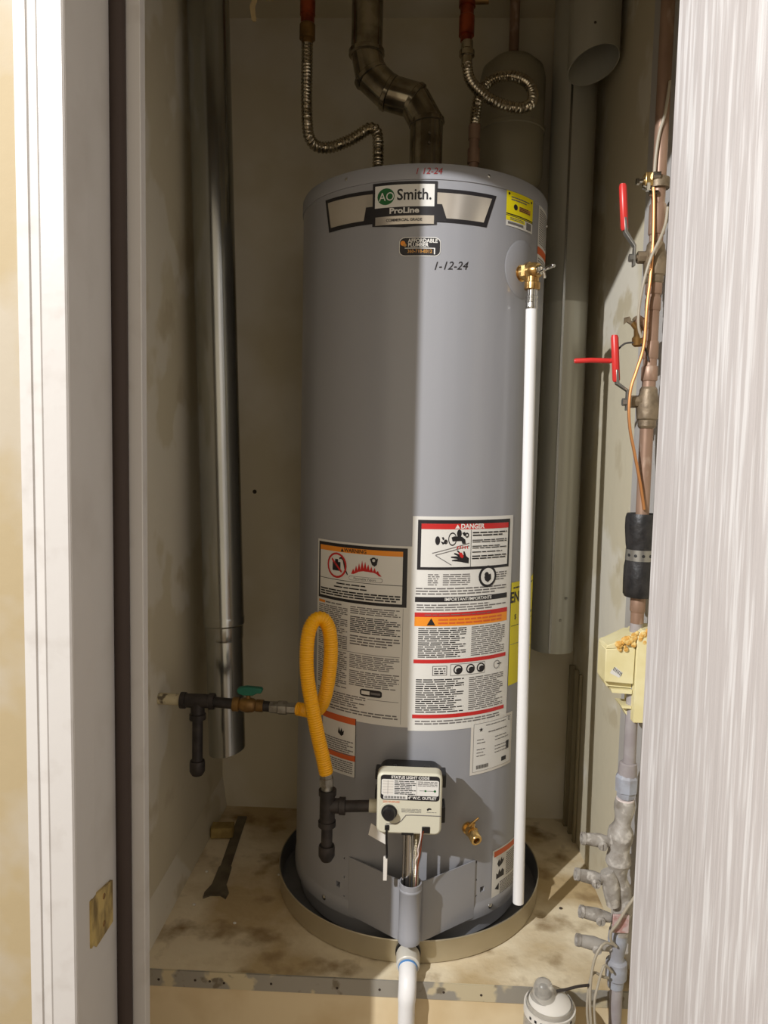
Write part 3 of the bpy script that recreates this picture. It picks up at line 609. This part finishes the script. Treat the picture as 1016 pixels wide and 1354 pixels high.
wl = thing('flexible_water_connector', 'corrugated steel water connector dropping in a straight run before it bends to the heater', 'connector', (-.103,0,1.514), 'corrugated water connectors')
path = spline([(-.103,.0,1.530),(-.103,0,1.62),(-.104,0,1.66),(-.110,0,1.680),(-.124,0,1.683),(-.145,0,1.670),(-.169,0,1.657),(-.205,0,1.644),(-.235,0,1.645),(-.252,0,1.662),(-.2575,0,1.69),(-.260,0,1.74),(-.260,0,1.80),(-.260,0,1.86)], .0018)
MB().tube(path, corr(.0115,.0014,.0072), 14).build('corrugated_hose', 'steel', wl)
MB().lathe((-.103,0,1.513),(0,0,1),[(0,.0115),(.02,.0115),(.02,.015),(.045,.015),(.047,.012)],6).build('lower_nut', 'brass_d', wl)
MB().lathe((-.260,0,1.855),(0,0,1),[(0,.0115),(.010,.0125),(.012,.017),(.040,.017),(.043,.0145)],20).build('upper_nut', 'brass_d', wl)
cpx = thing('copper_stub', 'red brown copper stub above the straight corrugated connector', 'pipe', (-.260,0,1.896))
MB().lathe((-.260,0,1.896),(0,0,1),[(0,.0148),(.02,.0148),(.02,.0165),(.05,.0165),(.05,.0125),(.183,.0125)],20).build('stub', 'copper_r', cpx)
MB().lathe((-.260,0,1.960),(0,0,1),[(0,.0175),(.012,.0175)],20).build('collar', 'copper_r', cpx)
wr = thing('flexible_water_connector', 'corrugated steel water connector coiled in a round loop above the heater', 'connector', (.107,.03,1.514), 'corrugated water connectors')
path = spline([(.105,.035,1.700),(.108,.04,1.74),(.116,.042,1.775),(.135,.045,1.802),(.160,.042,1.812),(.190,.03,1.806),(.215,.015,1.785),(.225,-.0,1.755),(.218,-.015,1.728),(.196,-.024,1.716),(.165,-.026,1.720),(.132,-.022,1.735),(.105,-.012,1.760),(.088,-.004,1.787),(.082,0,1.82)], .0018)
MB().tube(path, corr(.0108,.0014,.0072), 14).build('corrugated_hose', 'steel', wr)
MB().lathe((.105,.03,1.513),(0,0,1),[(0,.0105),(.11,.0105),(.11,.0135),(.14,.0135),(.14,.0105),(.16,.0105),(.16,.013),(.19,.013)],16).build('nipple', 'copper', wr)
MB().lathe((.082,0,1.812),(0,0,1),[(0,.0115),(.018,.012),(.020,.0165),(.030,.0165),(.034,.013),(.05,.0125)],16).build('upper_nut', 'steel', wr)
cpr = thing('copper_stub', 'red brown copper stub with a side branch above the coiled connector', 'pipe', (.080,0,1.862))
MB().lathe((.080,0,1.862),(0,0,1),[(0,.0125),(.012,.0125),(.012,.0165),(.05,.0165),(.052,.0145),(.07,.0145),(.07,.0175),(.11,.0175),(.112,.0125),(.217,.0125)],20).build('stub', 'copper_r', cpr)
MB().rod((.080,0,1.945),(.125,-.002,1.945),.008,14).build('side_branch', 'brass_d', cpr)
et = thing('expansion_tank', 'grey domed expansion tank strapped to the back wall behind the coiled connector', 'tank', (.205,.21,1.60))
MB().lathe((.205,.205,0),(0,0,1),[(1.60,.02),(1.615,.055),(1.64,.074),(1.66,.078),(1.755,.078),(1.757,.081),(1.766,.081),(1.768,.078),(1.88,.078),(1.905,.072),(1.925,.05),(1.935,.02)],40).build('shell', 'tankgrey', et)
MB().lathe((.205,.205,1.935),(0,0,1),[(0,.012),(.144,.012)],12).build('stem_pipe', 'copper', et)
MB().box((.195,.284,1.68),(.215,.3028,1.84)).build('wall_bracket', 'zinc', et)

# ================================================================== GALVANISED PIPES
ld = thing('vent_duct', 'slim galvanised pipe hanging in front of the left closet wall', 'pipe', (-.418,-.05,.312))
a0, a1 = V(-.415,-.05,.318), V(-.466,-.05,2.079); jn = a0+(a1-a0)*.166
d = (a1-a0).normalized()
MB().lathe(jn-d*.01, d, [(0,.0440),((a1-jn).length+.01,.0432)], 40).build('upper_length', 'galv', ld)
lo = MB(); ring = []
for rad in (.0400,.0388):
    bot = [V(a0.x+rad*math.cos(t), a0.y+rad*math.sin(t), a0.z-.006+.008*math.cos(t-.5)) for t in [2*math.pi*i/40 for i in range(40)]]
    top = [V(jn.x+rad*math.cos(t), jn.y+rad*math.sin(t), jn.z) for t in [2*math.pi*i/40 for i in range(40)]]
    ring.append((bot, top))
lo.rings([ring[0][1], ring[0][0], ring[1][0], ring[1][1]], (False, False)); lo.build('lower_length', 'galv', ld)
MB().lathe(jn-d*.045, d, [(0,.0402),(.004,.0415),(.032,.0418),(.036,.0452),(.050,.0452),(.053,.0438)], 40).build('joint_collar', 'galv', ld)
rd = thing('vent_duct', 'galvanised pipe hanging between the heater and the right closet wall', 'pipe', (.352,.2,.50))
MB().lathe((.352,.2,0),(0,0,1),[(1.2,.0505),(.500,.0505),(.500,.0522),(1.35,.0522),(1.352,.0532),(1.358,.0532),(1.36,.0522),(2.079,.0522)],40,(True,True)).build('pipe', 'galv_d', rd)
MB().box((.334,.1478,.502),(.339,.1502,2.07)).build('lock_seam', 'galv', rd)
for z, x in ((.585,.360),(.64,.372)): MB().lathe((x,.1485,z),(0,-1,0),[(0,.0038),(.0025,.002)],8).build('screw', 'zinc', rd)
cd = thing('cut_pipe', 'short grey pipe stub with an open dark lower end high by the right wall', 'pipe', (.364,.06,1.83))
cpm = MB()
def cutring(rad, lift): return [V(.364+rad*math.cos(t), .062+rad*math.sin(t), 1.845+lift+.012*math.cos(t)-.016*math.sin(t)) for t in [2*math.pi*i/40 for i in range(40)]]
def topring(rad): return [V(.364+rad*math.cos(t), .062+rad*math.sin(t), 2.079) for t in [2*math.pi*i/40 for i in range(40)]]
cpm.rings([topring(.055), cutring(.055,0), cutring(.053,0), cutring(.053,.20)], (True, True)); cpm.build('sleeve', 'galv_d', cd)
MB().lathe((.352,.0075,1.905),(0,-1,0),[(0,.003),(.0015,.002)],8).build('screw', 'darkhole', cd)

# ================================================================== GAS LINE
gp = thing('gas_pipe', 'black iron gas pipe with a tee and drip leg coming out of the left wall', 'pipe', (-.437,-.205,.315))
zg = .475; yg = -.205
MB().lathe((-.5165,yg,zg+.004),(1,-.0,-.02),[(0,.0118),(.050,.0118)],16).build('painted_nipple', 'iron_w', gp)['label'] = 'chipped cream painted nipple'
t = MB(); t.lathe((-.471,yg,zg+.002),(1,0,0),[(0,.0165),(.010,.0165),(.011,.014),(.058,.014),(.059,.0165),(.069,.0165)],20); t.lathe((-.4365,yg,zg),(0,0,-1),[(0,.014),(.024,.014),(.025,.0165),(.036,.0165)],20); t.build('tee', 'black', gp)
MB().rod((-.4365,yg,zg-.03),(-.4372,yg,.345),.0107,16).build('drip_leg', 'black', gp)
MB().lathe((-.4372,yg,.352),(0,0,-1),[(0,.0145),(.004,.0155),(.022,.0155),(.030,.011)],20).build('cap', 'black', gp)
MB().rod((-.405,yg,zg+.001),(-.362,yg,zg-.002),.0107,16).build('nipple', 'black', gp)
gv = thing('gas_shutoff_valve', 'brass gas shutoff valve with a teal lever handle', 'valve', (-.32,yg,zg))
vb = MB(); vb.lathe((-.364,yg,zg-.002),(1,0,-.03),[(0,.0145),(.012,.0145),(.014,.011),(.018,.0135),(.030,.0155),(.042,.0135),(.046,.011),(.048,.0125),(.062,.0125)],18); vb.build('body', 'brass_d', gv)
MB().rod((-.333,yg,zg+.010),(-.333,yg,zg+.022),.0045,12).build('stem', 'brass_d', gv)
hd_ = MB(); hd_.prism([(-.352,zg+.021),(-.343,zg+.018),(-.323,zg+.018),(-.314,zg+.023),(-.306,zg+.023),(-.303,zg+.030),(-.306,zg+.034),(-.336,zg+.036),(-.353,zg+.033),(-.356,zg+.027)],'y',yg-.007,yg+.007); hd_.build('handle','teal',gv,bevel=.002)
MB().rod((-.304,yg,zg-.004),(-.286,yg,zg-.005),.0105,16).build('outlet_nipple', 'black', gv)
fc = thing('gas_connector', 'yellow coated flexible gas connector looped beside the heater', 'connector', (-.185,-.29,.37))
path = spline([(-.232,-.210,.4695),(-.215,-.216,.4695),(-.197,-.232,.474),(-.180,-.256,.492),(-.168,-.272,.525),(-.160,-.282,.575),(-.158,-.287,.620),(-.162,-.290,.655),(-.173,-.295,.674),(-.187,-.302,.673),(-.197,-.309,.652),(-.200,-.314,.610),(-.197,-.317,.565),(-.188,-.318,.515),(-.178,-.318,.465),(-.1675,-.316,.420),(-.160,-.315,.385)], .0011)
MB().tube(path, corr(.0132,.0007,.0044), 16).build('corrugated_hose', 'yellow', fc)
MB().lathe((-.288,yg-.001,.4695),(1,-.05,0),[(0,.0125),(.016,.0125),(.018,.0145),(.034,.0145),(.036,.0115),(.058,.0115)],6).build('flare_nut', 'silver', fc)
MB().lathe((-.1605,-.315,.392),(.06,0,-1),[(0,.0122),(.014,.0122),(.015,.0140),(.030,.0140)],6).build('flare_nut', 'silver', fc)
MB().lathe((-.158,-.315,.362),(0,0,-1),[(0,.0105),(.012,.0115)],16).build('flare_adapter', 'silver', fc)
gt = thing('gas_tee_assembly', 'black iron tee with capped drip leg feeding the gas control', 'pipe', (-.157,-.315,.22))
t = MB(); t.lathe((-.157,-.315,.354),(0,0,-1),[(0,.0168),(.010,.0168),(.011,.0145),(.060,.0145),(.061,.0168),(.071,.0168)],20); t.lathe((-.157,-.315,.3225),(1,0,.02),[(0,.014),(.022,.014),(.023,.0165),(.034,.0165)],20); t.build('tee', 'black', gt)
MB().rod((-.125,-.315,.3225),(-.074,-.315,.3255),.0107,16).build('nipple', 'black', gt)
MB().rod((-.157,-.315,.287),(-.157,-.315,.236),.0107,16).build('drip_leg', 'black', gt)
MB().lathe((-.157,-.315,.245),(0,0,-1),[(0,.0145),(.004,.0155),(.020,.0155),(.030,.010)],20).build('cap', 'black', gt)

# ================================================================== RIGHT WALL PLUMBING
X0, Y0 = .3865, -.363
cu = thing('copper_riser', 'aged copper riser pipe on the right wall with soldered joints', 'pipe', (X0,Y0,.69))
MB().rod((X0,Y0,.70),(X0,Y0,2.079),.0112,20).build('pipe', 'copper', cu)
for z, h_, r_ in ((1.36,.05,.0135),(1.262,.025,.0135),(1.235,.022,.0128),(1.155,.03,.0128),(1.118,.025,.0135),(1.043,.03,.0135),(.72,.03,.013)):
    MB().lathe((X0,Y0,z),(0,0,1),[(0,r_*.92),(.002,r_),(h_-.002,r_),(h_,r_*.92)],20).build('coupling', 'copper', cu)
MB().rod((X0-.002,Y0,1.205),(X0-.028,Y0,1.222),.009,14).build('branch', 'copper', cu)
for k, (zb, gt0, gt1, cross) in enumerate(((1.318,(.3335,1.367),(.327,1.442),False),(1.078,(.3315,1.116),(.325,1.194),True))):
    bv = thing('ball_valve', ('bronze ball valve with a single upright red lever below the ground clamp','bronze ball valve with upright and sideways red handles, lower on the riser')[k], 'valve', (X0,Y0,zb), 'red handled ball valves')
    m = MB(); m.lathe((X0,Y0,zb-.040),(0,0,1),[(0,.0125),(.004,.0150),(.014,.0150),(.016,.0175),(.040,.0195),(.050,.0175),(.060,.0150),(.066,.0145),(.070,.0120)],20); m.build('body','bronze',bv,angle=25)
    m = MB(); m.lathe((X0-.010,Y0,zb+.005),(-1,0,0),[(0,.0125),(.006,.0125),(.007,.0105),(.019,.0105),(.020,.009)],8); m.rod((X0-.02,Y0,zb+.006),(.347,Y0,zb+.004),.0045,10); m.build('packing_nut','bronze',bv)
    MB().hexnut((.353,Y0,zb+.004),(.343,Y0,zb+.004),.0068).build('lever_nut','zinc',bv)
    l = MB(); x1,z1 = gt0
    pts = [(.3525,zb-.010),(.3525,zb+.024),(x1+.004,z1-.002),(x1+.001,z1+.02),(x1-.003,z1+.02),(x1-.001,z1-.004),(.3495,zb+.022),(.3495,zb-.010)]
    l.prism(pts,'y',Y0-.0065,Y0+.0065); l.build('lever','zinc',bv,bevel=.0006)
    x2,z2 = gt1; MB().tube([(x1,Y0,z1),(x1-.0003,Y0,z1+.003),(x2+.0003,Y0,z2-.004),(x2,Y0,z2-.001),(x2,Y0,z2)], lambda L: .0046 if L < .001 else .0064 if L < math.hypot(x2-x1,z2-z1)-.0025 else .0052, 14).build('grip','redgrip',bv)
    if cross:
        MB().tube([(.3235,Y0+.012,1.1525),(.29,Y0+.012,1.153),(.264,Y0+.012,1.1515),(.2615,Y0+.012,1.151)], lambda L: .0044 if L < .06 else .0034, 12).build('cross_handle','redgrip',bv)
        MB().rod((.3235,Y0+.012,1.1525),(.328,Y0,1.1525),.004,10).build('cross_pin','redgrip',bv)
hb = thing('drain_cock', 'small brown drain cock with a winged key on the copper riser', 'valve', (.358,Y0-.004,1.20))
m = MB(); m.lathe((.364,Y0-.003,1.175),(-.1,-.2,1),[(0,.006),(.004,.010),(.014,.010),(.018,.007),(.03,.007)],12); m.rod((.363,Y0-.006,1.200),(.352,Y0-.006,1.214),.0045,10); m.build('body','brass_d',hb)
m = MB(); m.rod((.354,Y0-.006,1.211),(.345,Y0-.006,1.217),.0035,8); m.prism([(.338,1.211),(.342,1.215),(.347,1.213),(.349,1.220),(.346,1.224),(.338,1.222)],'y',Y0-.009,Y0-.004); m.prism([(.353,1.216),(.357,1.220),(.359,1.226),(.355,1.224),(.352,1.220)],'y',Y0-.009,Y0-.004); m.build('wing_key','bronze',hb)
gc_ = thing('ground_clamp', 'brass ground clamp bolted around the copper riser', 'clamp', (X0,Y0,1.435))
MB().lathe((X0,Y0,1.435),(0,0,1),[(0,.0125),(0,.017),(.016,.017),(.016,.0125)],20).build('band','bronze',gc_)
MB().box((.361,Y0-.012,1.436),(.374,Y0+.008,1.458)).build('block','brass',gc_,bevel=.0015)
m = MB(); m.rod((.365,Y0-.004,1.447),(.350,Y0-.004,1.445),.0032,10); m.lathe((.352,Y0-.004,1.445),(-1,0,-.1),[(0,.0058),(.004,.0052)],12); m.rod((.372,Y0-.013,1.452),(.384,Y0-.016,1.451),.006,10); m.build('bolt','chrome',gc_)
m = MB(); m.rod((.366,Y0-.010,1.428),(.366,Y0-.010,1.440),.0042,10); m.rod((.368,Y0-.011,1.424),(.382,Y0-.013,1.424),.0048,8); m.rod((.362,Y0-.010,1.432),(.357,Y0-.010,1.434),.0035,8); m.build('screw','chrome',gc_)
tag(MB().tube(spline([(.392,Y0-.014,1.60),(.386,Y0-.015,1.55),(.379,Y0-.013,1.519),(.3755,Y0-.012,1.485),(.3745,Y0-.012,1.455)],.006),.0026,8).build('ground_wire','wire_g'), 'grey ground wire rising from the clamp along the copper riser', 'wire')
tag(MB().tube(spline([(.3735,Y0-.014,1.432),(.375,Y0-.016,1.40),(.376,Y0-.018,1.34),(.373,Y0-.022,1.28),(.370,Y0-.022,1.24),(.368,Y0-.022,1.175),(.359,Y0-.021,1.135),(.351,Y0-.020,1.105),(.349,Y0-.020,1.071),(.353,Y0-.019,1.035),(.363,Y0-.018,.994),(.376,Y0-.017,.94),(.384,Y0-.016,.90)],.006),.0027,8).build('copper_wire','copper_w'), 'bare copper wire running down past the red handled valves', 'wire')
tag(MB().tube(spline([(.397,Y0-.018,1.40),(.394,Y0-.020,1.372),(.384,Y0-.026,1.345),(.371,Y0-.028,1.316),(.362,Y0-.024,1.275),(.3585,Y0-.018,1.235),(.360,Y0-.016,1.205),(.366,Y0-.016,1.188)],.006),.0024,8).build('grey_cable','wire_g'), 'grey cable crossing the upper ball valve', 'wire')
tag(MB().tube(spline([(.334,Y0+.004,1.172),(.342,Y0,1.180),(.355,Y0-.008,1.181),(.368,Y0-.013,1.177),(.376,Y0-.0125,1.165),(.380,Y0-.0125,1.15)],.005),.0016,6).build('tie_wire','wire_b'), 'thin dark tie wire between the red handle and the riser', 'wire')
fm = thing('foam_wrap', 'black foam pipe wrap pinched by a perforated metal strap', 'insulation', (X0,Y0,.745))
m = MB(); m.lathe((X0,Y0,0),(0,0,1),[(.748,.0135),(.747,.0235),(.752,.0262),(.775,.0268),(.800,.0265),(.812,.0245),(.828,.0235),(.840,.0255),(.868,.0278),(.885,.0275),(.892,.0255),(.886,.0135)],28,(False,False)); m.build('foam','foam',fm)
MB().lathe((X0,Y0,.811),(0,0,1),[(0,.0242),(0,.0250),(.019,.0246),(.019,.0238)],28,(False,False)).build('strap','zinc',fm)
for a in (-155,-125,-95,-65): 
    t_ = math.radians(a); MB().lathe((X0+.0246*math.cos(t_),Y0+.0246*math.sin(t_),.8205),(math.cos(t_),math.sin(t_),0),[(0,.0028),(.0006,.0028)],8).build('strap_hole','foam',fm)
# cream plastic bracket box with spray foam
bx = thing('cream_bracket_box', 'cream plastic bracket box on the riser crusted with orange spray foam', 'box', (.37,Y0,.53))
MB().prism([(.3295,.600),(.379,.597),(.3795,.662),(.3292,.6575)],'y',Y0-.022,Y0+.030).build('front_shell','cream',bx,bevel=.0012)
MB().prism([(.3292,.6582),(.3735,.6622),(.3735,.672),(.3797,.6724),(.382,.685),(.372,.684),(.340,.667),(.331,.664)],'y',Y0-.022,Y0+.030).build('sloped_lid','cream',bx,bevel=.0008)
MB().prism([(.3805,.530),(.418,.530),(.418,.693),(.390,.693),(.3805,.685)],'y',Y0-.026,Y0+.032).build('spine','cream',bx,bevel=.0012)
MB().prism([(.331,.598),(.379,.595),(.379,.5865),(.336,.589)],'y',Y0-.010,Y0+.030).build('lower_ledge','cream',bx)
MB().prism([(.342,.586),(.379,.5845),(.379,.5775),(.345,.579)],'y',Y0-.016,Y0+.028).build('lip','cream',bx)
MB().prism([(.362,.556),(.380,.5545),(.380,.5505),(.364,.5515)],'y',Y0-.014,Y0+.026).build('lip','cream',bx)
MB().prism([(.366,.551),(.380,.550),(.380,.531),(.378,.531)],'y',Y0-.004,Y0+.024).build('gusset','cream',bx)
lb = Label(lambda x,z,lay: (x, Y0-.0222-.0002*lay, z), 1.0, (.330,.378,.600,.656))
q = [(.22,.62),(.36,.52),(.62,.70),(.50,.86),(.16,.72)]; lb.poly(q,'paper',1)
for k in range(7): a = .25+.045*k; b_ = .61+.028*k; lb.poly([(a,b_-.02),(a+.022,b_-.006),(a-.02,b_+.12),(a-.042,b_+.106)] if 0 else [(a+.06,b_-.09),(a+.08,b_-.076),(a+.035,b_+.03),(a+.015,b_+.016)],'ink',2)
lb.build('torn_barcode', bx)
sf = MB()
for i in range(70):
    t_ = random.random(); x = .345+.07*t_; z = .667+.028*min(1,t_*1.6)-abs(random.gauss(0,.008))
    if t_ > .55: z -= random.random()**2*.08*(t_-.4)
    sf.ball((x, Y0-.024+random.uniform(-.003,.002), z), random.uniform(.0025,.0055), 8, 5, (1,.7,1.1))
sfo = sf.build('spray_foam','sprayfoam',bx); sfo['kind'] = 'stuff'; sfo['label'] = 'bubbly orange spray foam'
# backflow assembly
bf = thing('backflow_assembly', 'grey painted brass backflow assembly with four test cocks below the cream box', 'valve', (X0,Y0,-.3))
MB().rod((X0-.001,Y0,.43),(X0-.001,Y0,.70),.0108,20).build('upper_pipe','greypipe',bf)
MB().lathe((X0-.003,Y0,.425),(0,0,1),[(0,.016),(.004,.0165),(.022,.0150),(.024,.0125)],16).build('coupling','greypipe',bf)
MB().lathe((X0-.004,Y0,.384),(0,0,1),[(0,.0145),(.004,.0160),(.012,.0165),(.0125,.0195),(.038,.0200),(.041,.0175),(.044,.0150)],8).build('union_nut','union',bf,angle=25)
MB().lathe((X0-.005,Y0,.378),(0,0,1),[(0,.0158),(.004,.0158)],16).build('white_seal','wirewhite',bf)
m = MB(); m.tube(spline([(X0-.005,Y0,.380),(X0-.006,Y0,.352),(X0-.010,Y0-.002,.325),(X0-.013,Y0-.004,.290),(X0-.012,Y0-.003,.250),(X0-.006,Y0,.215),(X0+.004,Y0,.188)],.008), lambda L: .0165+.0022*math.sin(L*120)+.004*(1 if .055 < L < .12 else 0), 20); m.build('check_body','grunge',bf)
m = MB(); m.tube(spline([(.352,Y0-.012,.252),(.358,Y0-.013,.235),(.362,Y0-.013,.212),(.366,Y0-.012,.190)],.006), lambda L: .0120+.003*math.sin(min(L,.06)/.06*math.pi), 18); m.build('relief_bonnet','grunge',bf)
MB().lathe((.346,Y0-.012,.238),(-1,0,.1),[(0,.008),(.006,.008)],12).build('bonnet_boss','grunge',bf)
MB().rod((X0+.004,Y0,.200),(X0-.004,Y0,.130),.0165,20).build('lower_body','grunge',bf)
MB().box((.3645,Y0-.020,.142),(.3935,Y0-.0165,.176)).build('tag_plate','tagred',bf,bevel=.001)
MB().lathe((X0-.006,Y0,.135),(0,0,-1),[(0,.0155),(.02,.0175),(.035,.0150),(.050,.0125),(.056,.0135),(.060,.0185),(.066,.0190),(.090,.0190),(.094,.0150),(.108,.0140)],20).build('lower_union','union',bf)
MB().rod((X0-.004,Y0,.032),(X0-.001,Y0,ZF+.001),.0112,20).build('lower_pipe','greypipe',bf)
for k, (p, q) in enumerate((((.306,.308),(.362,.302)),((.298,.241),(.352,.230)),((.309,.171),(.364,.160)),((.305,.117),(.368,.104)))):
    a = V(p[0],Y0-.006,p[1]); b_ = V(q[0],Y0-.004,q[1]); d = (b_-a); Ld = d.length; d.normalize()
    tcm = MB(); tcm.lathe(a,d,[(.020,.0055),(0,.0070),(0,.0108),(.006,.0112),(.007,.0100),(.018,.0112),(.032,.0120),(.044,.0100),(Ld,.0080)],16); tco = tcm.build('test_cock','grunge',bf,angle=25)
    f0 = a+d*.036+V(0,-.006,-.003); sm = MB(); sm.lathe(f0,(0,-1,-.2),[(0,.0085),(.007,.0085),(.008,.0070)],14); sm.build('cock_screw','grunge',tco)
    fd = V(0,-1,-.2).normalized(); fx = V(1,0,0); fz = fd.cross(fx)
    for sg in (-1, 1):   # two cheeks with a real screwdriver slot between them
        pts2 = [f0+fx*sg*max(.0009,.0070*math.cos(math.radians(an)))+fz*.0070*math.sin(math.radians(an)) for an in range(-82,83,20)]
        ck = MB(); n3 = len(pts2); ck.add([p3+fd*.0078 for p3 in pts2]+[p3+fd*.0098 for p3 in pts2], [tuple(range(n3)),tuple(range(n3,2*n3))]+[(q3,(q3+1)%n3,n3+(q3+1)%n3,n3+q3) for q3 in range(n3)]); ck.build('screw_cheek','grunge',tco)
tag(MB().tube(spline([(.400,Y0-.024,.215),(.385,Y0-.026,.192),(.370,Y0-.028,.165),(.3605,Y0-.026,.148),(.362,Y0-.024,.130),(.372,Y0-.022,.118)],.005),.0026,8).build('grey_cable','wire_g'), 'short grey cable draped over the pink tag of the backflow assembly', 'wire')
cbl = [[(.366,Y0-.022,.122),(.350,Y0-.028,.128),(.338,Y0-.034,.118),(.328,Y0-.04,.095),(.322,Y0-.05,.055),(.322,Y0-.06,.015),(.328,Y0-.065,-.03),(.345,Y0-.07,-.10),(.35,Y0-.07,ZF+.004)],
       [(.366,Y0-.026,.072),(.352,Y0-.03,.088),(.346,Y0-.034,.082),(.338,Y0-.04,.058),(.330,Y0-.05,.03),(.332,Y0-.06,-.01),(.345,Y0-.065,-.07),(.36,Y0-.07,-.2),(.36,Y0-.07,ZF+.004)],
       [(.360,Y0-.024,.060),(.348,Y0-.03,.066),(.332,Y0-.034,.076),(.323,Y0-.04,.062),(.318,Y0-.05,.02),(.322,Y0-.058,-.02),(.330,Y0-.06,-.08),(.335,Y0-.06,-.2),(.335,Y0-.06,ZF+.004)]]
for k, pth in enumerate(cbl):
    tag(MB().tube(spline(pth,.006),.0024,8).build('grey_cable','wire_g'), ('grey cable looping off the lowest test cock to the floor','grey cable with a tight kink under the lowest test cock','grey cable hanging nearest the clear domed meter')[k], 'wire', 'cables below the backflow assembly')
tag(MB().tube(spline([(.322,-.41,.062),(.300,-.415,.062),(.280,-.418,.058),(.262,-.42,.055)],.005),.0024,8).build('dark_lead','wire_b'), 'short dark lead running to the clear domed meter', 'wire')
# clear domed meter
dm = thing('domed_meter', 'clear plastic domed meter head with a row of black digits and a red mark', 'meter', (.250,-.425,ZF))
cx_, cy_ = .250, -.425
MB().lathe((cx_,cy_,ZF+.001),(0,0,1),[(0,.03),(.01,.03),(.012,.018),(.36,.018),(.362,.040),(.395,.046)],28).build('pedestal','grunge',dm)
MB().lathe((cx_,cy_,-.055),(0,0,1),[(0,.0400),(.008,.0420),(.085,.0400),(.096,.0360),(.104,.0240),(.106,.010)],32).build('register_body','card',dm)
MB().lathe((cx_-.012,cy_,.048),(0,0,1),[(0,.0225),(.008,.0185),(.018,.0170),(.026,.0135),(.031,.0070),(.032,.001)],28).build('clear_dome','clear',dm)
MB().lathe((cx_-.012,cy_,.050),(0,0,1),[(0,.011),(.006,.011),(.008,.007),(.016,.006)],16).build('dome_core','silver',dm)
MB().lathe((cx_,cy_,-.030),(0,0,1),[(0,.0450),(.060,.0430),(.072,.0390),(.0715,.0380),(.059,.0415),(0,.0435)],32,(False,False)).build('clear_collar','clear',dm)
MB().lathe((cx_,cy_,.020),(0,0,1),[(0,.0415),(0,.0448),(.014,.0442),(.014,.0410)],32,(False,False)).build('number_band','card',dm)
for k in range(8):
    t_ = math.radians(-146+14*k)
    p = V(cx_+.0446*math.cos(t_), cy_+.0446*math.sin(t_), .0265+.0004*k); n2 = V(math.cos(t_),math.sin(t_),0); s2 = V(-n2.y,n2.x,0)
    m = MB(); m.add([p+s2*a_*.0020+V(0,0,c_*.0022)+n2*e_*.0006 for e_ in (0,1) for a_,c_ in ((-1,-1),(1,-1),(1,1),(-1,1))],[(0,1,2,3),(7,6,5,4),(0,4,5,1),(1,5,6,2),(2,6,7,3),(3,7,4,0)]); m.build('digit','ink',dm)
MB().ball((cx_+.012,cy_-.0445,.012),.005,10,6,(1,.4,.9)).build('red_mark','red',dm)

# ================================================================== LOOSE THINGS ON THE PLATFORM
st = MB(); cA = V(-.424,-.118,0); cB = V(-.447,.245,0); d = (cB-cA).normalized(); s_ = V(d.y,-d.x,0)
def sp2(a, b_): p = cA+d*a+s_*b_; return (p.x,p.y)
out_ = [sp2(0,-.026),sp2(.010,-.012),sp2(.010,.010),sp2(-.002,.024),sp2(.020,.027),(sp2(.050,.016)),sp2(.12,.015),sp2(.125,.012),sp2(.36,.012),sp2(.36,-.012),sp2(.125,-.012),sp2(.12,-.015),sp2(.05,-.017),sp2(.02,-.027)]
so = st.prism(out_,'z',.0002,.004).build('steel_strap','strapm'); tag(so, 'long dark flat steel strap with a forked end lying on the platform', 'strap')
tag(MB().box((-.504,.128,.0003),(-.448,.165,.028)).build('wood_block','wood',bevel=.003), 'small scrap wood block beside the dark steel strap', 'block').rotation_euler.z = .1
pb = [(-.462,-.145,.002),(.335,-.10,.002),(-.30,-.02,.002),(-.47,-.02,.002),(-.36,-.2,.0018)]
for k,(x,y,z) in enumerate(pb):
    m = MB(); m.ball((x,y,z+.001),.003,7,5,(1.3,.9,.8)); tag(m.build('plaster_crumb','card' if k!=1 else 'darkhole'), ('pale crumb beside the forked end of the steel strap','dark crumb on the bare platform between pan and right wall','pale crumb between the steel strap and the drain pan','pale crumb at the foot of the left closet wall','pale crumb near the platform front edge beside the pan')[k], 'debris', 'crumbs on the platform')
tf = MB()
for k in range(7):
    x = -.378+random.uniform(-.004,.004); tf.tube(spline([(x,0,2.079),(x+random.uniform(-.003,.006),0,1.96),(x+random.uniform(-.004,.006),-.004,1.93),(x+random.uniform(0,.006),-.003,1.900+.008*random.random())],.01),.0016,6)
for k in range(3):
    x = -.350+.006*k; tf.tube(spline([(x,0,2.079),(x+.002,0,1.98),(x+.003,-.004,1.943)],.01),.0015,6)
tag(tf.build('fibre_tuft','insul'), 'pale straw coloured fibres dangling from above the left closet corner', 'fibres')
